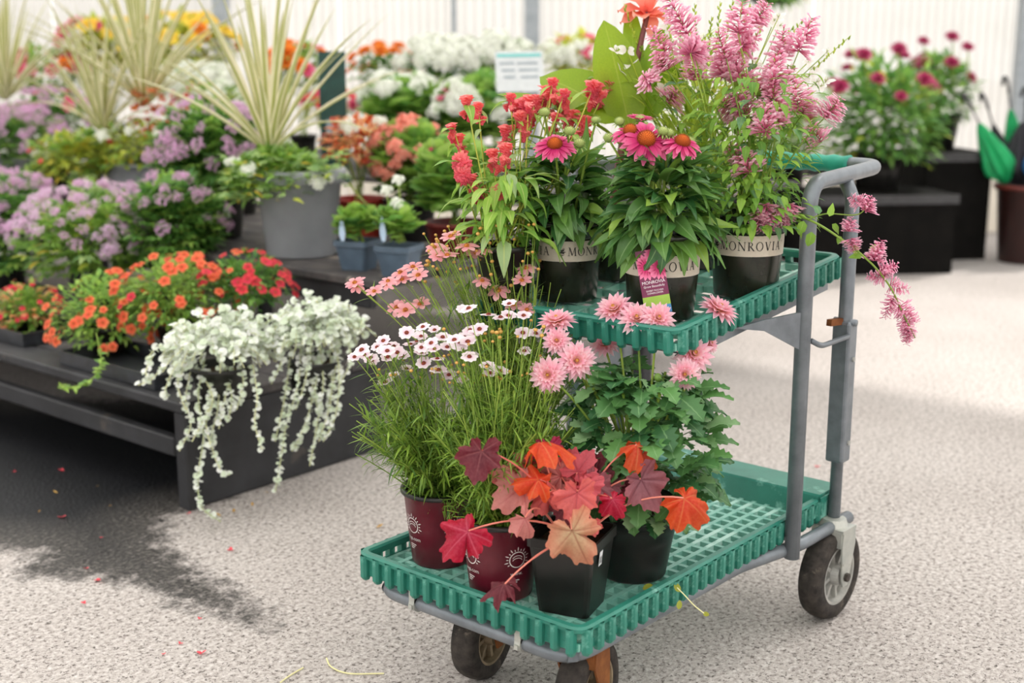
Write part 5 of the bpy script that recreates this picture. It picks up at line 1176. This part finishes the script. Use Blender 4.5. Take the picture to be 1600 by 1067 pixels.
# long shoot hanging from the pot: straw stem
mb = MB(); mb.tube([at(545, 285, depth(G1) - .14), at(565, 312, depth(G1) - .14), at(583, 328, depth(G1) - .14)], .004, 6); g1.mb('dry_shoot', mb, spike_m)
for k, (px, py, lab) in enumerate(((557, 414, 'young geranium in a small slate blue pot next to the large grey pot'), (621, 410, 'young white-budded geranium in a small slate blue pot near the plank end'))):
    X = 2.86; q = onX(px, py, X); q[2] = BZ2 + .001; dd = depth(q + V(0, 0, .08))
    sp_ = inflate('geranium', lab, px + 2, 318, 376, 38, dd, BZ2 + .001, GE, 90, .022, [(F_WHI, 2 if k else 0, .02, .7, 'flower_head', None)], None, 85 + k, stuff=50); sp_.o = sp_.o
    r = Plant.__new__(Plant); r.o = V(sp_.o[0], sp_.o[1], BZ2 + .001); r.root = sp_.root; sqpot(r, .118, .088, .098, blue_pot, .3, .008)
    tg_ = MB(); tpos = at(px - 22, 355, dd - .075); tg_.add(*xf(leaf(.085, .020, BLADE, 4, .4, .05), frame(tpos - V(0, 0, .045), CAM_U - RT * .1, -CAM_C, 1))); sp_.mb('name_stick', tg_, solid('pale_blue_stick', '9fb4cc', 'b4c4d8', .4))
    if k:
        for fx, fy in ((604, 297), (622, 281)):
            q2 = at(fx, fy, dd); sp_.put('flower_head', F_WHI[0], framez(q2, V(0, 0, 1) - CAM_C * .4, .020)); m_ = MB(); m_.tube([at(fx + 6, 345, dd), q2], .002, 5); sp_.mb('stem', m_, stem_g)
# labelled dark pot with tall cleome
lp = inflate('cleome', 'tall lavender cleome in a dark pot with a white sticker', 330, 158, 325, 98, dX(335, 300, 3.02), BZ2 + .001, PAD, 290, .062, LV(30, .027), ('round', .13, .23, black_pot), 91, stuff=700)
sk = MB(); pos = lp.o; ca = cam_ang(pos); 
for a0, a1 in ((ca + .30, ca + .52),):
    vs_ = [tuple(pos + V(.121 * math.cos(a), .121 * math.sin(a), z)) for z in (.085, .125) for a in np.linspace(a0, a1, 5)]; sk.add(vs_, [(i, i+1, 6+i, 5+i) for i in range(4)])
lp.mb('sticker', sk, solid('white_sticker', 'c8c8c4', 'd8d8d4', .5))
g2 = inflate('planter', 'grey pot with a striped spike plant and dark red coleus', 215, 190, 275, 95, dX(205, 280, 3.30), BZ2 + .001, OVY + OV, 220, .05, [(F_WHI, 14, .026, .2, 'flower_head', None)], ('round', .15, .22, grey_pot), 92, stuff=400)
spikes(g2, at(225, 160, dX(205, 280, 3.30)), .72, 44, 93)
spikes(g2, at(160, 200, dX(205, 280, 3.28)), .62, 28, 94)
random.seed(95)
for i in range(90):
    q = at(250 + rnd(-44, 44), 165 + rnd(-28, 40), dX(205, 280, 3.30) - .1 + rnd(-.06, .06)); a = rnd(0, 6.28); g2.put('coleus_leaf', CRD[i % 2], frame(q, V(math.cos(a), math.sin(a), rnd(-.5, .6)), V(0, 0, 1), rnd(.03, .055)))
g3 = inflate('planter', 'grey pot with a striped spike plant at the left edge of the bench', 20, 170, 290, 90, dX(20, 280, 3.35), BZ2 + .001, PAD, 250, .056, LV(40, .03), ('round', .15, .2, grey_pot), 96, stuff=400)
spikes(g3, at(8, 150, dX(20, 280, 3.40)), .62, 44, 97)
co1 = inflate('coleus', 'orange and red coleus behind the large grey pot', 560, 185, 262, 52, dX(560, 250, 3.35), BZ2 + .001, CO + CRD, 170, .05, [(F_WHI, 2, .03, .6, 'flower_head', None)], ('round', .1, .16, solid('terracotta_red_pot', '9c2a20', 'b03a2c', .5)), 98, stuff=60)
inflate('geranium', 'coral flowered geranium with round leaves right of the coleus', 640, 190, 320, 62, dX(640, 280, 3.45), BZ2 + .001, GE, 220, .045, [(F_COR, 34, .03, -.2, 'flower_head', None)], ('round', .1, .16, black_pot), 99, stuff=300)
inflate('geranium', 'round-leaved geranium in a red pot behind the celosia', 712, 220, 340, 62, dX(712, 300, 3.3), BZ2 + .001, GE, 220, .05, [(F_PINK, 10, .02, .2, 'flower', None)], ('round', .11, .12, solid('dark_red_pot', '5a1612', '6a1c16', .5)), 100, stuff=260)
inflate('phlox', 'lavender phlox between the two striped spike plants', 365, 165, 235, 60, dX(365, 220, 3.55), BZ2 + .001, PA, 120, .045, [(F_LAV, 22, .024, .1, 'flower_head', None), (F_WHI, 4, .03, .1, 'flower_head', None)], ('round', .1, .16, black_pot), 101, stuff=300)
inflate('phlox', 'lavender phlox behind the leftmost striped spike plant', 80, 140, 240, 75, dX(80, 220, 3.75), BZ2 + .001, PAD, 110, .05, [(F_LAV, 34, .03, .0, 'flower_head', None), (F_PINK, 10, .03, .3, 'flower', None)], ('round', .1, .16, black_pot), 102, stuff=300)
inflate('bedding_mix', 'yellow-green bedding plant in front of the second striped spike plant', 120, 205, 292, 75, dX(120, 280, 3.12), BZ2 + .001, OVY + PA, 220, .05, [(F_WHI, 8, .022, .0, 'flower_head', None), (F_RED, 6, .016, 0, 'flower', None)], ('round', .1, .12, black_pot), 103, stuff=350)
inflate('white_petunia', 'white petunia tucked between the striped spike plants', 330, 130, 190, 55, dX(330, 200, 3.72), BZ2 + .001, OV + OVY, 150, .05, [(F_WHI, 16, .03, .0, 'flower_head', None), (F_PINK, 6, .024, 0, 'flower', None)], ('round', .1, .12, black_pot), 104, stuff=250)
# ---- third tier and beyond
inflate('geranium', 'white geranium in bloom left of the white sign', 640, 120, 225, 82, dX(640, 200, 4.3), T3, GE, 150, .05, [(F_WHI, 20, .045, .25, 'flower_head', None)], BP, 111, stuff=300)
inflate('geranium', 'white geranium below the white sign', 752, 122, 235, 70, dX(752, 200, 4.35), T3, GE, 150, .05, [(F_WHI, 26, .045, .1, 'flower_head', None), (F_PINK, 3, .03, .3, 'flower', None)], BP, 112, stuff=300)
inflate('marigold', 'orange marigold behind the dark green board', 600, 72, 155, 55, dX(600, 140, 4.9), T3, OVD, 130, .05, [(F_MAR, 22, .042, .0, 'flower', None)], BP, 113, stuff=300)
inflate('petunia', 'crimson petunia in front of the dark green board', 520, 140, 200, 50, dX(520, 190, 4.2), T3, OVY, 90, .05, [(F_PPOM, 9, .04, .0, 'flower', None), (F_RED, 8, .035, 0, 'flower', None)], BP, 114, stuff=200)
inflate('white_hydrangea', 'white hydrangea against the greenhouse wall left of the post', 690, 68, 135, 62, 6.6, T3, OVD, 120, .07, [(F_WHI, 22, .06, .1, 'flower_head', None)], BP, 115, stuff=200)
inflate('white_hydrangea', 'white hydrangea behind the white sign', 775, 62, 125, 55, 6.9, T3 - .2, OV, 110, .07, [(F_WHI, 18, .06, .1, 'flower_head', None)], BP, 116, stuff=200)
inflate('pink_cosmos', 'pale pink cosmos behind the canna leaves', 905, 55, 130, 60, 7.0, T3 - .2, OVY, 110, .07, [(F_PINK, 10, .045, .2, 'flower', None), (F_WHI, 12, .05, .0, 'flower_head', None)], BP, 117, stuff=200)
inflate('begonia', 'pink and orange begonia behind the leftmost spike', 75, 75, 160, 75, dX(75, 150, 4.1), T3, OV, 110, .07, [(F_PPOM, 20, .05, .0, 'flower', None), (F_MAR, 10, .05, .0, 'flower', None)], BP, 118, stuff=250)
inflate('yellow_bidens', 'yellow flowered bush far behind the bench', 285, 25, 125, 90, dX(285, 100, 4.55), T3, OVY, 150, .09, [(F_YEL, 34, .055, .0, 'flower', None), (F_MAR, 12, .05, .0, 'flower', None)], BP, 119, stuff=350)
inflate('yellow_bidens', 'yellow and pink bush at the far left behind the bench', 170, 30, 120, 80, dX(170, 100, 4.4), T3, OVY, 140, .09, [(F_YEL, 20, .055, .0, 'flower', None), (F_PPOM, 14, .05, .0, 'flower', None)], BP, 120, stuff=350)
inflate('white_hydrangea', 'white hydrangea behind the dark red coleus', 310, 108, 165, 62, dX(310, 150, 4.1), T3, OV, 100, .06, [(F_WHI, 26, .05, .0, 'flower_head', None)], BP, 121, stuff=200)
inflate('marigold', 'orange marigold right of the second striped spike plant', 470, 70, 150, 50, dX(470, 120, 4.4), T3, OV, 110, .06, [(F_MAR, 16, .05, .0, 'flower', None), (F_PINK, 8, .04, .0, 'flower', None)], BP, 122, stuff=200)
# far stand that carries the back row
fs_ = thing('far_plant_stand', 'dark plant stand under the flowers behind the canna', 'stand', (5.05, 3.6, 0))
for a, b in (((.0, 0, T3 - .2 - .04), (.85, 1.5, T3 - .2 - .001)),):
    mb = MB(); mb.box(a, b); mb.build('top', wood2, fs_)
for x in (.02, .76):
    for y in (.03, 1.4): mb = MB(); mb.box((x, y, 0), (x + .06, y + .06, T3 - .24)); mb.build('leg', wood, fs_)
# ---- signs
sg = thing('price_sign', 'white plant sign with a teal header and faint lines of print', 'sign'); q = at(812, 112, 5.2); M = np.eye(4); y_ = nrm(CAM_U * 1 + CAM_C * .2 + RT * -.06); z_ = nrm(-CAM_C + RT * .1); x_ = nrm(np.cross(y_, z_)); z_ = np.cross(x_, y_); M[:3, 0] = x_; M[:3, 1] = y_; M[:3, 2] = z_; M[:3, 3] = q; sg.matrix_world = Matrix(M.tolist())
mb = MB(); mb.box((-.098, -.088, -.004), (.098, .088, .004)); mb.build('board', solid('white_sign_board', 'c4c8ca', 'cfd2d3', .5), sg)
mb = MB(); mb.box((-.09, .062, .004), (.09, .076, .0055)); mb.build('header_stripe', solid('teal_print', '6ab8b4', '7ac4c0', .5), sg)
for k, y in enumerate((.03, 0, -.03)):
    for x0, x1 in ((-.08, -.02), (-.01, .075)): mb = MB(); mb.box((x0 + k * .006, y, .004), (x1, y + .010, .005)); mb.build('print_line', solid('faint_print', '8a949c', '98a2a8', .5), sg)
mb = MB(); mb.tube([(0, -.45, -.008), (0, .02, -.008)], .006, 6); mb.build('stake', solid('dark_rail', '2b2b2b'), sg)
gbx = thing('green_board', 'dark green upright sign board among the orange flowers', 'sign board', tuple(at(520, 150, 5.3) * V(1, 1, 0) + V(0, 0, T3))); gbx.rotation_euler[2] = HEAD - math.pi / 2 + .15
mb = MB(); mb.box((-.055, -.012, .0), (.055, .012, 1.262 - T3)); mb.build('board', solid('dark_green_board', '163a34', '1f4a42', .5), gbx); mb = MB(); mb.box((-.065, -.05, 0), (.065, .05, .01)); mb.build('foot', solid('dark_green_board', '163a34'), gbx)
mb = MB(); mb.box((-.03, -.0145, .20), (.03, -.0115, .26)); mb.build('print_block', solid('faint_print', 'b8c2c8'), gbx)

# ================================================================== right background
dk = solid('dark_stand', '0b0a09', '141210', .85, 10, 0, .12, .1)
def stand(px, py, D, w, d, h, label, lip=True):
    q = at(px, py, D); t = thing('plant_stand', label, 'stand', (q[0], q[1], 0), None, HEAD - math.pi / 2 + .12)
    for nm, a, b in (('front_panel', (-w/2, -d/2, 0), (w/2, -d/2 + .02, h - .02)), ('side_panel', (-w/2, -d/2 + .021, 0), (-w/2 + .02, d/2, h - .02)), ('side_panel', (w/2 - .02, -d/2 + .021, 0), (w/2, d/2, h - .02)), ('top', (-w/2 - .01, -d/2 - .012, h - .019), (w/2 + .01, d/2, h))):
        mb = MB(); mb.box(a, b); mb.build(nm, dk, t)
    if lip: mb = MB(); mb.box((-w/2 - .01, -d/2 - .02, h - .05), (w/2 + .01, -d/2 - .0125, h + .004)); mb.build('edge_strip', solid('black_edge_strip', '2a2a2c', '3c3c3e', .4), t)
    return t
stand(1352, 385, 7.7, .82, .6, .46, 'low black plant stand behind the cart handle'); stand(1462, 380, 8.2, .42, .5, .66, 'taller black plant stand beside the greenhouse wall'); stand(1190, 370, 8.2, .46, .5, .36, 'low black plant stand at the left of the row behind the hyssop')
ROSE = [(F_MAG, 11, .045, .0, 'flower', None)]
db1 = inflate('dahlia_bush', 'dark pink dahlia bush in a black pot behind the cart handle', 1375, 85, 290, 112, 7.6, .46, OVD + OV + OVY[:1], 300, .09, ROSE, ('round', .16, .22, black_pot), 131, stuff=1100)
db2 = inflate('dahlia_bush', 'dark pink dahlia bush on the taller black stand', 1468, 82, 212, 58, 8.15, .66, OVD + OV, 250, .085, [(F_MAG, 9, .045, .0, 'flower', None)], ('round', .14, .22, black_pot), 132, stuff=400)
inflate('dahlia_bush', 'leafy bush behind the hyssop and the grip', 1228, 150, 280, 66, 8.15, .36, OV, 180, .08, [(F_MAG, 3, .045, .2, 'flower', None)], ('round', .14, .2, black_pot), 133, stuff=500)
random.seed(140)
for p_, D_, L_ in ((db1, 7.2, ((1405, 76), (1372, 122), (1408, 150), (1445, 123), (1313, 134), (1350, 85))), (db2, 7.9, ((1443, 64), (1488, 57), (1512, 73), (1487, 97), (1455, 135), (1463, 140)))):
    for px, py in L_:
        q = at(px, py, D_); p_.put('flower', F_MAG[0], framez(q, V(0, 0, .7) - CAM_C * .8, rnd(.04, .055), rnd(0, 6))); mb = MB(); mb.tube([at(px + rnd(-8, 8), py + 60, D_ + .1), q], .004, 5); p_.mb('stem', mb, stem_g)
bar_ = thing('umbrella_bin', 'tall dark maroon bin holding furled umbrellas', 'bin', tuple(at(1600, 385, 7.9) * V(1, 1, 0)))
mb = MB(); mb.lathe([(0, 0), (.145, 0), (.15, .01), (.185, .44), (.20, .445), (.20, .47), (.19, .475), (.18, .47), (.145, .02), (0, .02)], 40); mb.build('body', solid('maroon_bin', '2a1412', '3a1c18', .4, 8), bar_, True)
mb = MB(); mb.lathe([(.186, .455), (.205, .455), (.207, .475), (.186, .477)], 40, closed=True); mb.build('rim', solid('red_brown_rim', '6a2a24', '7a342c', .45), bar_, True)
def umbrella(px, py, D, L, R, m, label, lean):
    q = at(px, py, D); t = thing('umbrella', label, 'umbrella', tuple(q), 'umbrellas in the bin'); mb = MB(); n, k = 48, 9
    ax = nrm(V(*lean)); M = framez(V(0, 0, 0), ax)
    vs_ = []
    for j in range(k + 1):
        tt = j / k; r = R * (.25 + .75 * tt / .25 if tt < .25 else .14 + .86 * (1 - (tt - .25) / .75) ** .8)
        for i in range(n): a = 2 * math.pi * i / n; rr = r * (1 + .28 * math.sin(a * 8 + tt * 1.5)); vs_.append((rr * math.cos(a), rr * math.sin(a), L * tt))
    mb.add(vs_, [(j*n+i, j*n+(i+1) % n, (j+1)*n+(i+1) % n, (j+1)*n+i) for j in range(k) for i in range(n)]); v, f, l = mb.arrays(); link('cloth', make_mesh('cloth', v @ M[:3, :3].T, f, l, m, True), t)
    h = MB(); h.tube([ax * -.1, ax * (L + .12)], .006, 8); h.tube(smooth_path([ax * (L + .1), ax * (L + .18), ax * (L + .2) + V(.03, .03, .0), ax * (L + .15) + V(.05, .05, 0)], 4), .010, 8); h.build('shaft', solid('dark_handle', '26262a', None, .4), t)
gr_ = solid('green_cloth', '0f9a5a', '18b06a', .6, 10); bk_ = solid('black_cloth', '26242a', '34323a', .7, 10); bl_ = solid('blue_cloth', '1f5a94', '2c6ca8', .6, 10)
umbrella(1572, 284, 7.85, .40, .085, gr_, 'green furled umbrella leaning out at the left of the bin', (-.36, .42, 1)); umbrella(1592, 288, 7.9, .38, .11, bk_, 'black furled umbrella in the middle of the bin', (.0, .0, 1)); umbrella(1618, 290, 7.8, .40, .10, bl_, 'blue furled umbrella at the right of the bin', (.1, -.1, 1)); umbrella(1590, 276, 8.0, .42, .07, gr_, 'bright green umbrella behind the black one', (-.14, .14, 1)); umbrella(1578, 280, 7.95, .36, .06, bk_, 'small black umbrella between the two green ones', (-.26, .30, 1))

# hanging basket from the canopy gutter
hb = inflate('hanging_basket', 'hanging basket of green foliage with pink flowers at the top of the view', 1205, -45, 8, 55, dX(1205, 0, 6.66), 1.62, OVD + OV, 160, .08, [(F_PPOM, 6, .035, -.6, 'flower', None)], None, 151, stuff=260, cat='hanging basket', droop=.3)
hc = at(1205, -20, dX(1205, 0, 6.66)); mb = MB(); mb.lathe([(0, -.10), (.10, -.09), (.17, 0), (.18, .01), (.16, .01), (.09, -.08), (0, -.085)], 28, hc); hb.mb('basket', mb, black_pot)
for k in range(3):
    a = k * 2.094; w_ = MB(); w_.tube([hc + V(.17 * math.cos(a), .17 * math.sin(a), 0), V(hc[0], hc[1], 2.94)], .003, 5); hb.mb('wire', w_, dark_steel)
# ================================================================== things on the ground
fp = petalmat('fallen_petal', [(0, 'd83a50'), (1, 'f06a70')], .2); random.seed(150)
FP = mesh_of('fallen_petal', join([xf(leaf(1, .7, OVAL, 4, -.5, .3), rotm('Z', a)) for a in (0, 1.9, 3.6)]), fp)
for x, y, s in ((154, 907, .014), (361, 859, .012), (315, 1020, .012), (97, 808, .014), (96, 735, .012), (295, 802, .009), (135, 888, .008), (131, 942, .008), (282, 1005, .007), (22, 737, .008), (256, 1022, .006), (158, 840, .006), (312, 966, .006), (1277, 729, .010)):
    q = onz(x, y, .002); o = link('fallen_petal', FP, None, framez(q, V(rnd(-.2, .2), rnd(-.2, .2), 1), s, rnd(0, 6))); tag(o, {154: 'largest coral petal, at the near edge of the dark stain', 361: 'coral petal alone on the pale asphalt right of the dark stain', 315: 'coral petal lowest in the photo, left of the grass stalks', 97: 'coral petal on the dark wet asphalt under the bench', 96: 'red petal deepest in the shade under the bench', 295: 'small coral petal at the foot of the bench corner post', 1277: 'pale coral petal on the asphalt right of the cart posts', 131: 'small coral petal just below the largest one'}.get(x, 'tiny coral petal scrap scattered around the dark stain'), 'petal', 'petals scattered on the asphalt')
dl = leafmat('dry_leaf', '8a6a3a', 'b89a5a', tr=.2); DLM = mesh_of('dry_leaf', leaf(1, .5, OVAL, 5, -.6, .3), dl)
for x, y, s in ((588, 824, .022), (345, 806, .02), (365, 800, .016), (395, 790, .016), (90, 770, .016), (150, 760, .014), (60, 800, .012), (170, 790, .012), (420, 770, .014)):
    q = onz(x, y, .003); tag(link('dry_leaf', DLM, None, framez(q, V(rnd(-.2, .2), rnd(-.2, .2), 1), s, rnd(0, 6))), {588: 'dry brown leaf lying alone left of the cart tray', 345: 'dry brown leaf beside the trailing silver strand tip'}.get(x, 'tiny dry brown leaf scrap near the foot of the bench'), 'leaf', 'dry leaf scraps on the asphalt')
straw = leafmat('pale_straw', 'c4c09a', 'd8d4b0', tr=.1)
for pts, lab in (([(510, 1028), (518, 1042), (545, 1052), (600, 1052)], 'thin curved pale grass stalk on the asphalt'), ([(438, 1066), (455, 1054), (474, 1043)], 'short straight pale grass stalk on the asphalt')):
    mb = MB(); mb.tube(smooth_path([onz(x, y, .003) for x, y in pts], 5), .0016, 5); tag(mb.build('grass_stalk', straw), lab, 'grass stalk')
tw = thing('leaf_twig', 'limp twig with yellow-green leaves caught on the lower tray edge', 'twig', tuple(onz(1062, 925, .25)))
o_ = np.array(tw.location); td = depth(o_) - .02; mb = MB(); path = smooth_path([at(x, y, td) for x, y in ((1058, 918), (1070, 930), (1085, 946), (1100, 958))], 4); mb.tube([p - o_ for p in path], .0012, 5); mb.build('stem', straw, tw)
ylm = leafmat('yellow_green_fallen_leaf', '8a9a35', 'a8b048', tr=.3, gain=1.0)
for x, y, dx, dy, s in ((1060, 952, .2, .9, .018), (1098, 957, .9, -.4, .015), (1062, 925, -.4, .8, .020), (1004, 920, .9, .3, .022)):
    M = frame(at(x, y, td) - o_, RT * dx + CAM_U * dy, -CAM_C, s); link('leaf', mesh_of('leaf', leaf(1, .6, OVAL, 5, .5, .2), ylm), tw, M)
